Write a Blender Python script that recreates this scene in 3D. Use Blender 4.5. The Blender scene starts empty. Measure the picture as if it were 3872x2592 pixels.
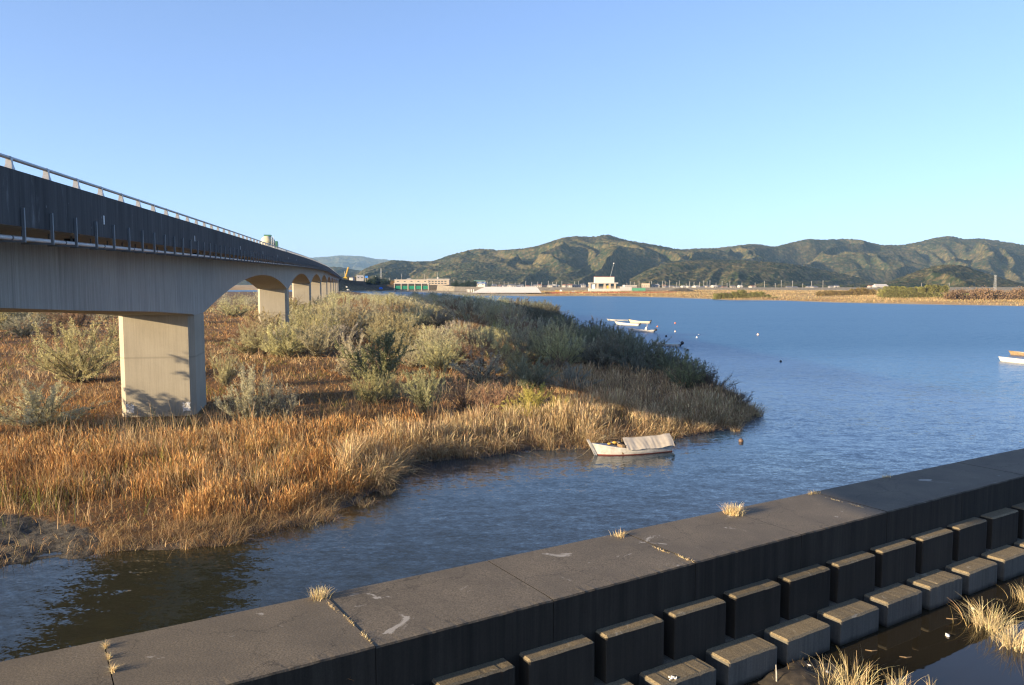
import bpy, math, random
import numpy as np
from mathutils import Vector
rng = np.random.default_rng(7)
random.seed(7)
SC = bpy.context.scene
COL = SC.collection
R = math.radians

# ------------------------------------------------------------------ survey: camera 11.9 m above the water, pitched 4.4 deg down
IW, IH = 3872.0, 2592.0
F, CX, CY, YH, H = 2953.0, 1936.0, 1296.0, 1070.0, 11.9
PIT = math.atan((CY - YH) / F)


def ray(x, y):
    u = (x - CX) / F
    v = -(y - CY) / F
    return np.array([u, math.cos(PIT) + v * math.sin(PIT), -math.sin(PIT) + v * math.cos(PIT)])


def at(x, y, z):                       # point of the horizontal plane z seen at photo position x, y
    r = ray(x, y)
    return np.array([0, 0, H]) + (z - H) / r[2] * r


def pd(x, y, D):                       # point at ground distance D seen at photo position x, y
    r = ray(x, y)
    return np.array([0, 0, H]) + D / r[1] * r


def proj(P):
    P = np.atleast_2d(P) - np.array([0, 0, H])
    fz = P[:, 1] * math.cos(PIT) - P[:, 2] * math.sin(PIT)
    uz = P[:, 1] * math.sin(PIT) + P[:, 2] * math.cos(PIT)
    return CX + F * P[:, 0] / fz, CY - F * uz / fz


# ------------------------------------------------------------------ mesh helpers
def mesh_np(name, V, Q, colors=None, smooth=False, attrs=None):
    me = bpy.data.meshes.new(name)
    V = np.asarray(V, np.float32)
    Q = np.asarray(Q, np.int32)
    n, k = Q.shape
    me.vertices.add(len(V))
    me.vertices.foreach_set('co', V.ravel())
    me.loops.add(n * k)
    me.loops.foreach_set('vertex_index', Q.ravel())
    me.polygons.add(n)
    me.polygons.foreach_set('loop_start', np.arange(0, n * k, k, dtype=np.int32))
    if smooth:
        me.polygons.foreach_set('use_smooth', np.ones(n, bool))
    me.update(calc_edges=True)
    if colors is not None:
        a = me.color_attributes.new('Col', 'FLOAT_COLOR', 'POINT')
        c = np.ones((len(V), 4), np.float32)
        c[:, :3] = colors
        a.data.foreach_set('color', c.ravel())
    for an, av in (attrs or {}).items():
        a = me.attributes.new(an, 'FLOAT', 'POINT')
        a.data.foreach_set('value', np.asarray(av, np.float32))
    return me


def link(name, me, mat, parent=None):
    o = bpy.data.objects.new(name, me)
    COL.objects.link(o)
    if mat is not None and not me.materials:
        me.materials.append(mat)
    if parent is not None:
        o.parent = parent
    return o


class MB:
    def __init__(s):
        s.v, s.f = [], []

    def add(s, vs, fs):
        b = len(s.v)
        s.v += [tuple(map(float, p)) for p in vs]
        s.f += [tuple(b + i for i in f) for f in fs]
        return s

    def box(s, x0, x1, y0, y1, z0, z1, m=None):
        vs = [(x, y, z) for z in (z0, z1) for (x, y) in ((x0, y0), (x1, y0), (x1, y1), (x0, y1))]
        if m:
            vs = [m(*p) for p in vs]
        return s.add(vs, [(3, 2, 1, 0), (4, 5, 6, 7), (0, 1, 5, 4), (1, 2, 6, 5), (2, 3, 7, 6), (3, 0, 4, 7)])

    def rings(s, rs, cap=True, close=True):
        n = len(rs[0])
        vs = [p for r in rs for p in r]
        fs = []
        for i in range(len(rs) - 1):
            for j in range(n if close else n - 1):
                k = (j + 1) % n
                fs.append((i * n + j, i * n + k, (i + 1) * n + k, (i + 1) * n + j))
        if cap:
            fs.append(tuple(range(n - 1, -1, -1)))
            fs.append(tuple((len(rs) - 1) * n + j for j in range(n)))
        return s.add(vs, fs)

    def tube(s, pts, r, n=6, cap=True):
        pts = [np.array(p, float) for p in pts]
        rr = r if hasattr(r, '__len__') else [r] * len(pts)
        rs = []
        for i, p in enumerate(pts):
            d = pts[min(i + 1, len(pts) - 1)] - pts[max(i - 1, 0)]
            d = d / (np.linalg.norm(d) + 1e-9)
            a = np.cross(d, (0, 0, 1))
            if np.linalg.norm(a) < 1e-3:
                a = np.array([1.0, 0, 0])
            a /= np.linalg.norm(a)
            b = np.cross(a, d)
            rs.append([p + rr[i] * (math.cos(2 * math.pi * k / n) * a + math.sin(2 * math.pi * k / n) * b) for k in range(n)])
        return s.rings(rs, cap)

    def ball(s, c, rx, ry, rz, n=10, m=6):
        rs = []
        for i in range(m + 1):
            t = math.pi * (i + 0.02) / (m + 0.04) - math.pi / 2
            rs.append([(c[0] + rx * math.cos(t) * math.cos(2 * math.pi * k / n), c[1] + ry * math.cos(t) * math.sin(2 * math.pi * k / n), c[2] + rz * math.sin(t)) for k in range(n)])
        return s.rings(rs)

    def build(s, name, mat, parent=None, smooth=False):
        V = np.array(s.v)
        if parent is not None:
            off = np.array(parent.location if parent.parent is None else parent.parent.location)
            V = V - off
        me = bpy.data.meshes.new(name)
        me.from_pydata(V.tolist(), [], s.f)
        if smooth:
            me.polygons.foreach_set('use_smooth', np.ones(len(me.polygons), bool))
        me.update()
        return link(name, me, mat, parent)


def tag(o, label=None, cat=None, group=None, kind=None):
    if label: o['label'] = label
    if cat: o['category'] = cat
    if group: o['group'] = group
    if kind: o['kind'] = kind
    return o


def thing(name, loc, label, cat, group=None):
    o = bpy.data.objects.new(name, None)
    o.empty_display_size = 0.3
    COL.objects.link(o)
    o.location = Vector([float(c) for c in loc])
    return tag(o, label, cat, group)


def dup(root, loc, rz=0.0, sc=1.0, label=None, group=None, color=None):
    r = root.copy()
    COL.objects.link(r)
    r.location = Vector([float(c) for c in loc])
    r.rotation_euler = (0, 0, rz)
    r.scale = sc if hasattr(sc, '__len__') else (sc, sc, sc)
    if label: r['label'] = label
    if group: r['group'] = group
    if color: r.color = color
    for ch in list(root.children):
        c = ch.copy()
        COL.objects.link(c)
        c.parent = r
        if color: c.color = color
        for g in list(ch.children):
            d = g.copy()
            COL.objects.link(d)
            d.parent = c
            if color: d.color = color
    return r


# ------------------------------------------------------------------ noise
def vnoise(x, y, seed=0):
    xi = np.floor(x).astype(np.int64); yi = np.floor(y).astype(np.int64)
    fx = x - xi; fy = y - yi
    fx = fx * fx * (3 - 2 * fx); fy = fy * fy * (3 - 2 * fy)

    def h(a, b):
        n = (a * 374761393 + b * 668265263 + seed * 974634777) & 0xFFFFFFFF
        n = ((n ^ (n >> 13)) * 1274126177) & 0xFFFFFFFF
        return ((n ^ (n >> 16)) & 0xFFFF) / 65535.0
    return (h(xi, yi) * (1 - fx) + h(xi + 1, yi) * fx) * (1 - fy) + (h(xi, yi + 1) * (1 - fx) + h(xi + 1, yi + 1) * fx) * fy


def fbm(x, y, o=4, seed=0):
    t = 0; a = 0.5; n = 0
    for i in range(o):
        t = t + a * vnoise(x * 2 ** i, y * 2 ** i, seed + i); n += a; a *= 0.5
    return t / n


def in_poly(px, py, poly):
    px = np.asarray(px, float); py = np.asarray(py, float)
    c = np.zeros(px.shape, bool)
    n = len(poly)
    for i in range(n):
        x0, y0 = poly[i]; x1, y1 = poly[(i + 1) % n]
        if y0 == y1: continue
        k = ((y0 > py) != (y1 > py)) & (px < (x1 - x0) * (py - y0) / (y1 - y0) + x0)
        c ^= k
    return c


def edge_dist(px, py, pts, closed=True):
    px = np.asarray(px, float); py = np.asarray(py, float)
    d = np.full(px.shape, 1e9)
    n = len(pts)
    for i in range(n if closed else n - 1):
        x0, y0 = pts[i]; x1, y1 = pts[(i + 1) % n]
        L = (x1 - x0) ** 2 + (y1 - y0) ** 2
        t = np.clip(((px - x0) * (x1 - x0) + (py - y0) * (y1 - y0)) / L, 0, 1)
        d = np.minimum(d, np.hypot(px - x0 - t * (x1 - x0), py - y0 - t * (y1 - y0)))
    return d


# ------------------------------------------------------------------ materials
class NT:
    def __init__(s, name):
        s.m = bpy.data.materials.new(name)
        s.m.use_nodes = True
        s.t = s.m.node_tree
        s.t.nodes.clear()
        s.out = s.t.nodes.new('ShaderNodeOutputMaterial')

    def n(s, typ, **kw):
        nd = s.t.nodes.new('ShaderNode' + typ)
        for k, v in kw.items():
            if k.startswith('i_'):
                nd.inputs[k[2:].replace('_', ' ')].default_value = v
            else:
                setattr(nd, k, v)
        return nd

    def l(s, a, b):
        s.t.links.new(a, b)

    def pos(s, scale=(1, 1, 1), rot=(0, 0, 0)):
        g = s.n('NewGeometry')
        mp = s.n('Mapping')
        mp.inputs['Scale'].default_value = scale
        mp.inputs['Rotation'].default_value = rot
        s.l(g.outputs['Position'], mp.inputs['Vector'])
        return mp.outputs[0]

    def noise(s, vec, scale, detail=3, rough=0.55, dist=0.0):
        nd = s.n('TexNoise')
        nd.inputs['Scale'].default_value = scale
        nd.inputs['Detail'].default_value = detail
        nd.inputs['Roughness'].default_value = rough
        nd.inputs['Distortion'].default_value = dist
        s.l(vec, nd.inputs['Vector'])
        return nd

    def ramp(s, fac, stops):
        nd = s.n('ValToRGB')
        e = nd.color_ramp.elements
        while len(e) < len(stops):
            e.new(0.5)
        for el, (p, c) in zip(e, stops):
            el.position = p
            el.color = (c, c, c, 1) if not hasattr(c, '__len__') else (*c, 1)
        s.l(fac, nd.inputs['Fac'])
        return nd.outputs[0]

    def mix(s, fac, a, b, mode='MIX'):
        nd = s.n('Mix', data_type='RGBA', blend_type=mode)
        for i, v in ((0, fac), (6, a), (7, b)):
            if hasattr(v, 'is_output'):
                s.l(v, nd.inputs[i])
            elif hasattr(v, '__len__'):
                nd.inputs[i].default_value = (*v, 1)
            else:
                nd.inputs[i].default_value = v
        return nd.outputs[2]

    def bsdf(s, color, rough=0.8, metal=0.0, spec=0.3, bump=None, bstr=0.3, bdist=0.02):
        b = s.n('BsdfPrincipled')
        if hasattr(color, 'is_output'): s.l(color, b.inputs['Base Color'])
        else: b.inputs['Base Color'].default_value = (*color, 1)
        if hasattr(rough, 'is_output'): s.l(rough, b.inputs['Roughness'])
        else: b.inputs['Roughness'].default_value = rough
        b.inputs['Metallic'].default_value = metal
        b.inputs['Specular IOR Level'].default_value = spec
        if bump is not None:
            bp = s.n('Bump')
            bp.inputs['Strength'].default_value = bstr
            bp.inputs['Distance'].default_value = bdist
            s.l(bump, bp.inputs['Height'])
            s.l(bp.outputs[0], b.inputs['Normal'])
        s.l(b.outputs[0], s.out.inputs['Surface'])
        return b


def plain(name, c, rough=0.6, metal=0.0, spec=0.3, var=0.25, scale=1.5):
    t = NT(name)
    n1 = t.noise(t.pos(), scale, 5, 0.6)
    col = t.mix(1.0, c, t.ramp(n1.outputs[0], [(0.3, 1 - var), (0.7, 1 + var * 0.4)]), 'MULTIPLY')
    t.bsdf(col, rough, metal, spec)
    return t.m


def concrete(name, light, dark, streak=0.5, rough=0.85, fine=30, extra=None, bstr=0.25, drip=0.55):
    t = NT(name)
    st = t.noise(t.pos((2.6, 2.6, 0.10)), 1.0, 6, 0.65)
    st2 = t.noise(t.pos((9, 9, 0.25)), 1.0, 4, 0.7)
    bl = t.noise(t.pos(), 0.35, 5, 0.6)
    fn = t.noise(t.pos(), fine, 3, 0.6)
    f = t.mix(streak, t.ramp(bl.outputs[0], [(0.25, 0.0), (0.75, 1.0)]), t.ramp(st.outputs[0], [(0.3, 0.0), (0.7, 1.0)]))
    col = t.mix(f, dark, light)
    col = t.mix(drip, col, t.ramp(st2.outputs[0], [(0.3, 0.45), (0.6, 1.0)]), 'MULTIPLY')
    col = t.mix(0.5, col, t.ramp(fn.outputs[0], [(0.3, 0.7), (0.7, 1.15)]), 'MULTIPLY')
    if extra: col = extra(t, col)
    t.bsdf(col, rough, spec=0.25, bump=fn.outputs[0], bstr=bstr, bdist=0.01)
    return t.m


def leaf_mat(name, transl=0.3, vary=0.5):
    t = NT(name)
    oi = t.n('ObjectInfo')
    at_ = t.n('Attribute', attribute_name='Col')
    c = t.mix(1.0, oi.outputs['Color'], at_.outputs['Color'], 'MULTIPLY')
    d = t.n('BsdfDiffuse'); tr = t.n('BsdfTranslucent'); mx = t.n('MixShader')
    mx.inputs[0].default_value = transl
    t.l(c, d.inputs[0]); t.l(c, tr.inputs[0])
    t.l(d.outputs[0], mx.inputs[1]); t.l(tr.outputs[0], mx.inputs[2])
    t.l(mx.outputs[0], t.out.inputs['Surface'])
    return t.m


def blade_mat(name):
    t = NT(name)
    at_ = t.n('Attribute', attribute_name='Col')
    d = t.n('BsdfDiffuse'); tr = t.n('BsdfTranslucent'); mx = t.n('MixShader')
    mx.inputs[0].default_value = 0.25
    t.l(at_.outputs['Color'], d.inputs[0]); t.l(at_.outputs['Color'], tr.inputs[0])
    t.l(d.outputs[0], mx.inputs[1]); t.l(tr.outputs[0], mx.inputs[2])
    t.l(mx.outputs[0], t.out.inputs['Surface'])
    return t.m


M = {}
M['leaf'] = leaf_mat('willow_leaf')
M['blade'] = blade_mat('dry_blade')
M['bark'] = plain('bark', (0.13, 0.10, 0.07), 0.9, var=0.5, scale=6)


def pier_marks(t, col):
    # horizontal pour joint and formwork tie holes; white patches low on the corners
    g = t.n('NewGeometry'); sp = t.n('SeparateXYZ')
    t.l(g.outputs['Position'], sp.inputs[0])
    w = t.n('TexWave', wave_type='BANDS', bands_direction='Z')
    w.inputs['Scale'].default_value = 0.0575
    w.inputs['Distortion'].default_value = 0.0
    t.l(t.pos(), w.inputs['Vector'])
    return t.mix(t.ramp(w.outputs[0], [(0.0, 0.5), (0.00012, 0.0)]), col, (0.2, 0.18, 0.14))


M['pier'] = concrete('pier_concrete', (0.400, 0.360, 0.280), (0.304, 0.272, 0.212), 0.3, extra=pier_marks, drip=0.28)
M['girder'] = concrete('girder_concrete', (0.446, 0.427, 0.380), (0.285, 0.271, 0.237), 0.6)
M['soffit'] = M['girder']


def parapet_marks(t, col):
    sp = t.noise(t.pos((5, 5, 3)), 1.0, 2)
    ef = t.noise(t.pos((1.1, 1.1, 0.22)), 1.0, 6, 0.75)
    col = t.mix(t.ramp(sp.outputs[0], [(0.74, 0.0), (0.76, 0.45)]), col, (0.3, 0.3, 0.3))
    return t.mix(t.ramp(ef.outputs[0], [(0.60, 0.0), (0.70, 0.6)]), col, (0.21, 0.22, 0.22))


M['parapet'] = concrete('parapet_concrete', (0.115, 0.112, 0.11), (0.03, 0.03, 0.031), 0.75, extra=parapet_marks)
M['alu'] = plain('weathered_aluminium', (0.42, 0.42, 0.42), 0.45, 0.6, 0.5, 0.15)
M['galv'] = plain('galvanised_steel', (0.2, 0.21, 0.22), 0.55, 0.4, 0.4, 0.2)
M['pipe'] = plain('white_pipe', (0.72, 0.74, 0.76), 0.4, 0, 0.5, 0.08)
M['black'] = plain('black_rubber', (0.02, 0.02, 0.022), 0.6, var=0.2)
M['white'] = plain('white_paint', (0.78, 0.77, 0.74), 0.45, var=0.1)
M['asphalt'] = plain('asphalt', (0.05, 0.05, 0.05), 0.9, var=0.3, scale=3)


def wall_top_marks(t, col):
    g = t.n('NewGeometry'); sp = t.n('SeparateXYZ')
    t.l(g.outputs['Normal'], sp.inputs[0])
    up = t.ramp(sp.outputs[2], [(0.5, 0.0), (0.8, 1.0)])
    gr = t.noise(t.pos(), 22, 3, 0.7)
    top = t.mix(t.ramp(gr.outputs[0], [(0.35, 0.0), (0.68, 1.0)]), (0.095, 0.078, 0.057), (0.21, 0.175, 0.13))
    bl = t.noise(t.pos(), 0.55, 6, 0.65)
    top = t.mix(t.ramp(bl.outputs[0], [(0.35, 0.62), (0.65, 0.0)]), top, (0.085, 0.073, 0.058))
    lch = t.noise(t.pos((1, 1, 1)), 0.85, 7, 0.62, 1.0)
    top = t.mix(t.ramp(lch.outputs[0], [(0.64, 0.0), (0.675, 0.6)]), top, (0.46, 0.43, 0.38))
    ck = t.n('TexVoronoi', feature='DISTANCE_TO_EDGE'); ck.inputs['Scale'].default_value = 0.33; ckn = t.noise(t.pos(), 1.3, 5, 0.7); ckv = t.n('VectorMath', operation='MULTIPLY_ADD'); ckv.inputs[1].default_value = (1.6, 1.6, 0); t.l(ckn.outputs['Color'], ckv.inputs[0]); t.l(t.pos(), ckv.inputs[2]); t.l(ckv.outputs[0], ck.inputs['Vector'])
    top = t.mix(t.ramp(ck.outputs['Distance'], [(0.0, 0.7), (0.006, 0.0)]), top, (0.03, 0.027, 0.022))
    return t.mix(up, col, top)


M['wall'] = concrete('river_wall_concrete', (0.052, 0.044, 0.034), (0.011, 0.0095, 0.0075), 0.65, fine=18, extra=wall_top_marks, bstr=0.5)  # near-black face colour carries algae stain and shade; top is paler


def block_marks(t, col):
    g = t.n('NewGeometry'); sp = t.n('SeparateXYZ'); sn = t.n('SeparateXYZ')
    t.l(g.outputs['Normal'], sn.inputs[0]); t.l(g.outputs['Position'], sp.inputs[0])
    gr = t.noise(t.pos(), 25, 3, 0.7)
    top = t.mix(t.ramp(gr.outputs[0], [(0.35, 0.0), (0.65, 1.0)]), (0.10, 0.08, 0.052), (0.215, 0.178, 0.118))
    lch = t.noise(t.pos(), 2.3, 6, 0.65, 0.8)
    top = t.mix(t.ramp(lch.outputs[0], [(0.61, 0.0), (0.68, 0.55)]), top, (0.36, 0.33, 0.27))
    col = t.mix(t.ramp(sn.outputs[2], [(0.35, 0.0), (0.6, 1.0)]), col, top)  # tops painted paler and warmer, as sunlit, than the block faces
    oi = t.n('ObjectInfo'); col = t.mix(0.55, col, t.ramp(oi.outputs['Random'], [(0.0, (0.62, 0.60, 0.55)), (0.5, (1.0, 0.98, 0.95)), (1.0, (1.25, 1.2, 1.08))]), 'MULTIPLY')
    wet = t.n('MapRange'); wet.inputs[1].default_value = 0.10; wet.inputs[2].default_value = 0.26
    nz = t.noise(t.pos(), 3.0, 4); ad = t.n('Math', operation='MULTIPLY_ADD')
    ad.inputs[1].default_value = 0.16; t.l(nz.outputs[0], ad.inputs[0]); t.l(sp.outputs[2], ad.inputs[2])
    t.l(ad.outputs[0], wet.inputs[0])
    return t.mix(wet.outputs[0], (0.022, 0.02, 0.016), col)


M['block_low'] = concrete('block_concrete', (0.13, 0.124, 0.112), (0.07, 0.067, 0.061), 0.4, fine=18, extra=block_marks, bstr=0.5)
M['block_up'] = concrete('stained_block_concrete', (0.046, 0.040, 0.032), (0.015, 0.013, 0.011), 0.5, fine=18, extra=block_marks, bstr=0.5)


def water_mat(name, amp, s1, s2, body, rough=0.04):
    t = NT(name)
    g = t.n('NewGeometry')
    acc = None
    for (sc, a, rz, st) in ((s1, amp, 0.35, 1.8), (s2, amp * 0.9, -0.2, 1.6), (s1 * 0.20, amp * 0.75, 0.25, 2.6)):
        nd = t.noise(t.pos((1.0, st, 1.0), (0, 0, rz)), sc, 2, 0.55, 0.3)
        sb = t.n('VectorMath', operation='SUBTRACT'); sb.inputs[1].default_value = (0.5, 0.5, 0.5)
        ml = t.n('VectorMath', operation='MULTIPLY'); ml.inputs[1].default_value = (a, a, 0)
        t.l(nd.outputs['Color'], sb.inputs[0]); t.l(sb.outputs[0], ml.inputs[0])
        if acc is None:
            acc = ml.outputs[0]
        else:
            ad = t.n('VectorMath', operation='ADD')
            t.l(acc, ad.inputs[0]); t.l(ml.outputs[0], ad.inputs[1]); acc = ad.outputs[0]
    pw = t.noise(t.pos((0.5, 1.4, 1), (0, 0, 0.3)), 0.028, 5, 0.6)     # gusts: rougher and calmer patches
    gs = t.n('VectorMath', operation='SCALE')
    t.l(acc, gs.inputs[0]); t.l(t.ramp(pw.outputs[0], [(0.32, 0.45), (0.68, 1.3)]), gs.inputs['Scale'])
    ad = t.n('VectorMath', operation='ADD'); nm = t.n('VectorMath', operation='NORMALIZE')
    t.l(g.outputs['Normal'], ad.inputs[0]); t.l(gs.outputs[0], ad.inputs[1]); t.l(ad.outputs[0], nm.inputs[0])
    if rough is None:                       # sheltered channel smoother, open wind-blown river rougher
        sx = t.n('SeparateXYZ'); t.l(g.outputs['Position'], sx.inputs[0])
        mr = t.n('MapRange'); mr.inputs[1].default_value = 45; mr.inputs[2].default_value = 150; mr.inputs[3].default_value = 0.07; mr.inputs[4].default_value = 0.34
        t.l(sx.outputs[1], mr.inputs[0]); rough = mr.outputs[0]
        nb = t.n('MapRange'); nb.inputs[1].default_value = 40; nb.inputs[2].default_value = 95; t.l(sx.outputs[1], nb.inputs[0])
        body = t.mix(nb.outputs[0], (0.022, 0.023, 0.014), body)  # near body tinted brown for reed reflection, open river blue for sky
        na = t.n('MapRange'); na.inputs[1].default_value = 35; na.inputs[2].default_value = 90; na.inputs[3].default_value = 0.5; na.inputs[4].default_value = 1.0
        t.l(sx.outputs[1], na.inputs[0])
        s2_ = t.n('VectorMath', operation='SCALE'); t.l(gs.outputs[0], s2_.inputs[0]); t.l(na.outputs[0], s2_.inputs['Scale']); t.l(s2_.outputs[0], ad.inputs[1])
    b = t.bsdf(body, rough, spec=0.5)
    b.inputs['IOR'].default_value = 1.333
    t.l(nm.outputs[0], b.inputs['Normal'])
    return t.m


M['water'] = water_mat('river_water', 0.42, 2.8, 8.5, (0.008, 0.075, 0.155), None)
M['pool'] = water_mat('pool_water', 0.014, 2.2, 5.0, (0.020, 0.016, 0.009), 0.02)
M['mud'] = plain('dark_mud', (0.045, 0.036, 0.026), 0.8, 0, 0.35, 0.5, 5)

t = NT('island_soil')
a = t.n('Attribute', attribute_name='gravel')
n1 = t.noise(t.pos(), 0.25, 5, 0.6); n2 = t.noise(t.pos(), 3.0, 5, 0.7)
soil = t.ramp(n1.outputs[0], [(0.3, (0.075, 0.045, 0.025)), (0.5, (0.15, 0.085, 0.04)), (0.72, (0.22, 0.13, 0.06))])
vo = t.n('TexVoronoi'); vo.inputs['Scale'].default_value = 7.0
t.l(t.pos(), vo.inputs['Vector'])
grv = t.mix(t.ramp(n2.outputs[0], [(0.35, 0.0), (0.65, 1.0)]), (0.035, 0.032, 0.028), (0.11, 0.098, 0.082))
grv = t.mix(t.ramp(vo.outputs['Distance'], [(0.08, 0.55), (0.14, 0.0)]), grv, (0.32, 0.31, 0.29))
t.bsdf(t.mix(a.outputs['Fac'], soil, grv), 0.95, spec=0.15, bump=n2.outputs[0], bstr=0.9, bdist=0.12)
M['soil'] = t.m

t = NT('far_field')
a = t.n('Attribute', attribute_name='shore')
n1 = t.noise(t.pos((1, 0.6, 1)), 0.035, 6, 0.65); n2 = t.noise(t.pos(), 0.3, 5, 0.65)
fc = t.ramp(n1.outputs[0], [(0.30, (0.221, 0.128, 0.051)), (0.46, (0.391, 0.230, 0.093)), (0.58, (0.442, 0.306, 0.145)), (0.72, (0.281, 0.196, 0.076))])
fc = t.mix(0.5, fc, t.ramp(n2.outputs[0], [(0.3, 0.55), (0.7, 1.2)]), 'MULTIPLY')
sand = t.mix(n2.outputs[0], (0.24, 0.20, 0.14), (0.40, 0.34, 0.25))
t.bsdf(t.mix(a.outputs['Fac'], fc, sand), 0.95, spec=0.1)
M['field'] = t.m


def hill_mat(name, cool=0.0):
    t = NT(name)
    vo = t.n('TexVoronoi'); vo.inputs['Scale'].default_value = 0.15; t.l(t.pos(), vo.inputs['Vector'])
    sp = t.n('SeparateColor'); t.l(vo.outputs['Color'], sp.inputs[0])
    big = t.noise(t.pos((1, 1, 1.6)), 0.0075, 5, 0.62, 0.6)
    mid = t.noise(t.pos(), 0.03, 4, 0.65)
    f = t.n('Math', operation='MULTIPLY_ADD'); f.inputs[1].default_value = 0.46
    t.l(sp.outputs[0], f.inputs[0])
    f2 = t.n('Math', operation='MULTIPLY_ADD'); f2.inputs[1].default_value = 0.5
    t.l(mid.outputs[0], f2.inputs[0]); t.l(big.outputs[0], f2.inputs[2])
    sb = t.n('Math', operation='SUBTRACT'); sb.inputs[1].default_value = 0.48
    t.l(f2.outputs[0], sb.inputs[0]); t.l(sb.outputs[0], f.inputs[2])
    c = t.ramp(f.outputs[0], [(0.06, (0.015, 0.025, 0.014)), (0.34, (0.037, 0.050, 0.024)), (0.50, (0.068, 0.066, 0.033)), (0.64, (0.107, 0.085, 0.046)), (0.80, (0.134, 0.115, 0.046)), (0.97, (0.128, 0.083, 0.053))])
    v2 = t.n('TexVoronoi'); v2.inputs['Scale'].default_value = 0.075; t.l(t.pos(), v2.inputs['Vector'])
    c = t.mix(0.75, c, t.ramp(v2.outputs['Distance'], [(0.1, 1.25), (0.75, 0.45)]), 'MULTIPLY')
    d = t.n('BsdfDiffuse'); t.l(c, d.inputs[0]); t.l(d.outputs[0], t.out.inputs['Surface'])
    return t.m


M['hill'] = hill_mat('wooded_hill')

# ------------------------------------------------------------------ sun, sky, camera
SUN_AZ, SUN_EL = R(30.0), R(11.3)             # light travels at 30 deg from +X towards +Y
tx, ty = math.cos(SUN_AZ), math.sin(SUN_AZ)
w = bpy.data.worlds.new('World'); SC.world = w; w.use_nodes = True
nt = w.node_tree; nt.nodes.clear()
sky = nt.nodes.new('ShaderNodeTexSky'); bg = nt.nodes.new('ShaderNodeBackground'); wo = nt.nodes.new('ShaderNodeOutputWorld')
sky.sky_type = 'NISHITA'; sky.sun_disc = False
sky.sun_elevation = SUN_EL
sky.sun_rotation = math.atan2(-tx, -ty)
sky.air_density = 0.6; sky.dust_density = 1.0; sky.ozone_density = 3.0; sky.altitude = 0
bg.inputs['Strength'].default_value = 0.137
wb = nt.nodes.new('ShaderNodeMix'); wb.data_type = 'RGBA'; wb.blend_type = 'MULTIPLY'; wb.inputs[0].default_value = 1.0
wb.inputs[7].default_value = (0.91, 0.935, 1.05, 1.0)          # white balance of the sky light
gmn = nt.nodes.new('ShaderNodeGamma'); gmn.inputs['Gamma'].default_value = 0.7
nt.links.new(sky.outputs[0], gmn.inputs['Color']); nt.links.new(gmn.outputs[0], wb.inputs[6]); nt.links.new(wb.outputs[2], bg.inputs[0]); nt.links.new(bg.outputs[0], wo.inputs[0])
sl = bpy.data.lights.new('sun', 'SUN'); sl.energy = 4.4; sl.angle = R(0.53); sl.color = (1.0, 0.78, 0.49)
so = bpy.data.objects.new('sun', sl); COL.objects.link(so)
so.rotation_euler = Vector((tx * math.cos(SUN_EL), ty * math.cos(SUN_EL), -math.sin(SUN_EL))).to_track_quat('-Z', 'Y').to_euler()
so.location = (-60, -30, 60)
cd = bpy.data.cameras.new('camera'); cam = bpy.data.objects.new('camera', cd); COL.objects.link(cam)
cd.sensor_width = 23.6; cd.lens = F * 23.6 / IW; cd.clip_end = 30000; cd.clip_start = 0.5
cam.location = (0, 0, H); cam.rotation_euler = (math.pi / 2 - PIT, 0, 0)
SC.camera = cam
SC.view_settings.view_transform = 'Standard'; SC.view_settings.look = 'None'
SC.view_settings.exposure = 1.78; SC.view_settings.gamma = 1.0
SC.cycles.use_denoising = True; SC.cycles.denoiser = 'OPENIMAGEDENOISE'; SC.cycles.denoising_input_passes = 'RGB_ALBEDO_NORMAL'; SC.cycles.denoising_prefilter = 'ACCURATE'; SC.cycles.pixel_filter_type = 'BLACKMAN_HARRIS'; SC.cycles.filter_width = 1.25; SC.cycles.use_adaptive_sampling = False
SC.cycles.max_bounces = 6; SC.cycles.diffuse_bounces = 3; SC.cycles.glossy_bounces = 3; SC.cycles.volume_bounces = 0
SC.cycles.transmission_bounces = 3

# ------------------------------------------------------------------ water, island, far bank
water = link('water', mesh_np('water', [(-2500, -60, 0), (2500, -60, 0), (2500, 3200, 0), (-2500, 3200, 0)], [(0, 1, 2, 3)]), M['water'])
tag(water, kind='structure')

SH_PX = [(-600, 2300), (-200, 2195), (0, 2149), (72, 2136), (158, 2129), (256, 2114), (363, 2097), (427, 2085), (512, 2068), (597, 2074), (725, 2072),
         (853, 2055), (939, 2029), (1000, 2012), (1120, 1990), (1256, 1950), (1372, 1895), (1454, 1834), (1537, 1762), (1653, 1743), (1818, 1727),
         (1983, 1706), (2148, 1700), (2223, 1694), (2380, 1680), (2545, 1661), (2617, 1648), (2684, 1632), (2774, 1622), (2832, 1599), (2868, 1572), (2850, 1540),
         (2790, 1500), (2700, 1455), (2640, 1420), (2560, 1380), (2470, 1345), (2380, 1318), (2280, 1287), (2200, 1262), (2172, 1240), (2180, 1224), (2110, 1207),
         (2040, 1190), (1950, 1168), (1850, 1152), (1750, 1140), (1650, 1131), (1560, 1125), (1450, 1119), (1380, 1113)]
SH = [at(x, y, 0.0)[:2] for x, y in SH_PX]
ISL = [tuple(p) for p in SH] + [(-150, 830), (-205, 1010), (-900, 1010), (-900, 200), (-120, 40)]
GRV_PX = [(-300, 1930), (0, 1935), (170, 1965), (330, 2000), (400, 2050), (350, 2095), (270, 2115), (150, 2140), (-300, 2260)]


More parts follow.
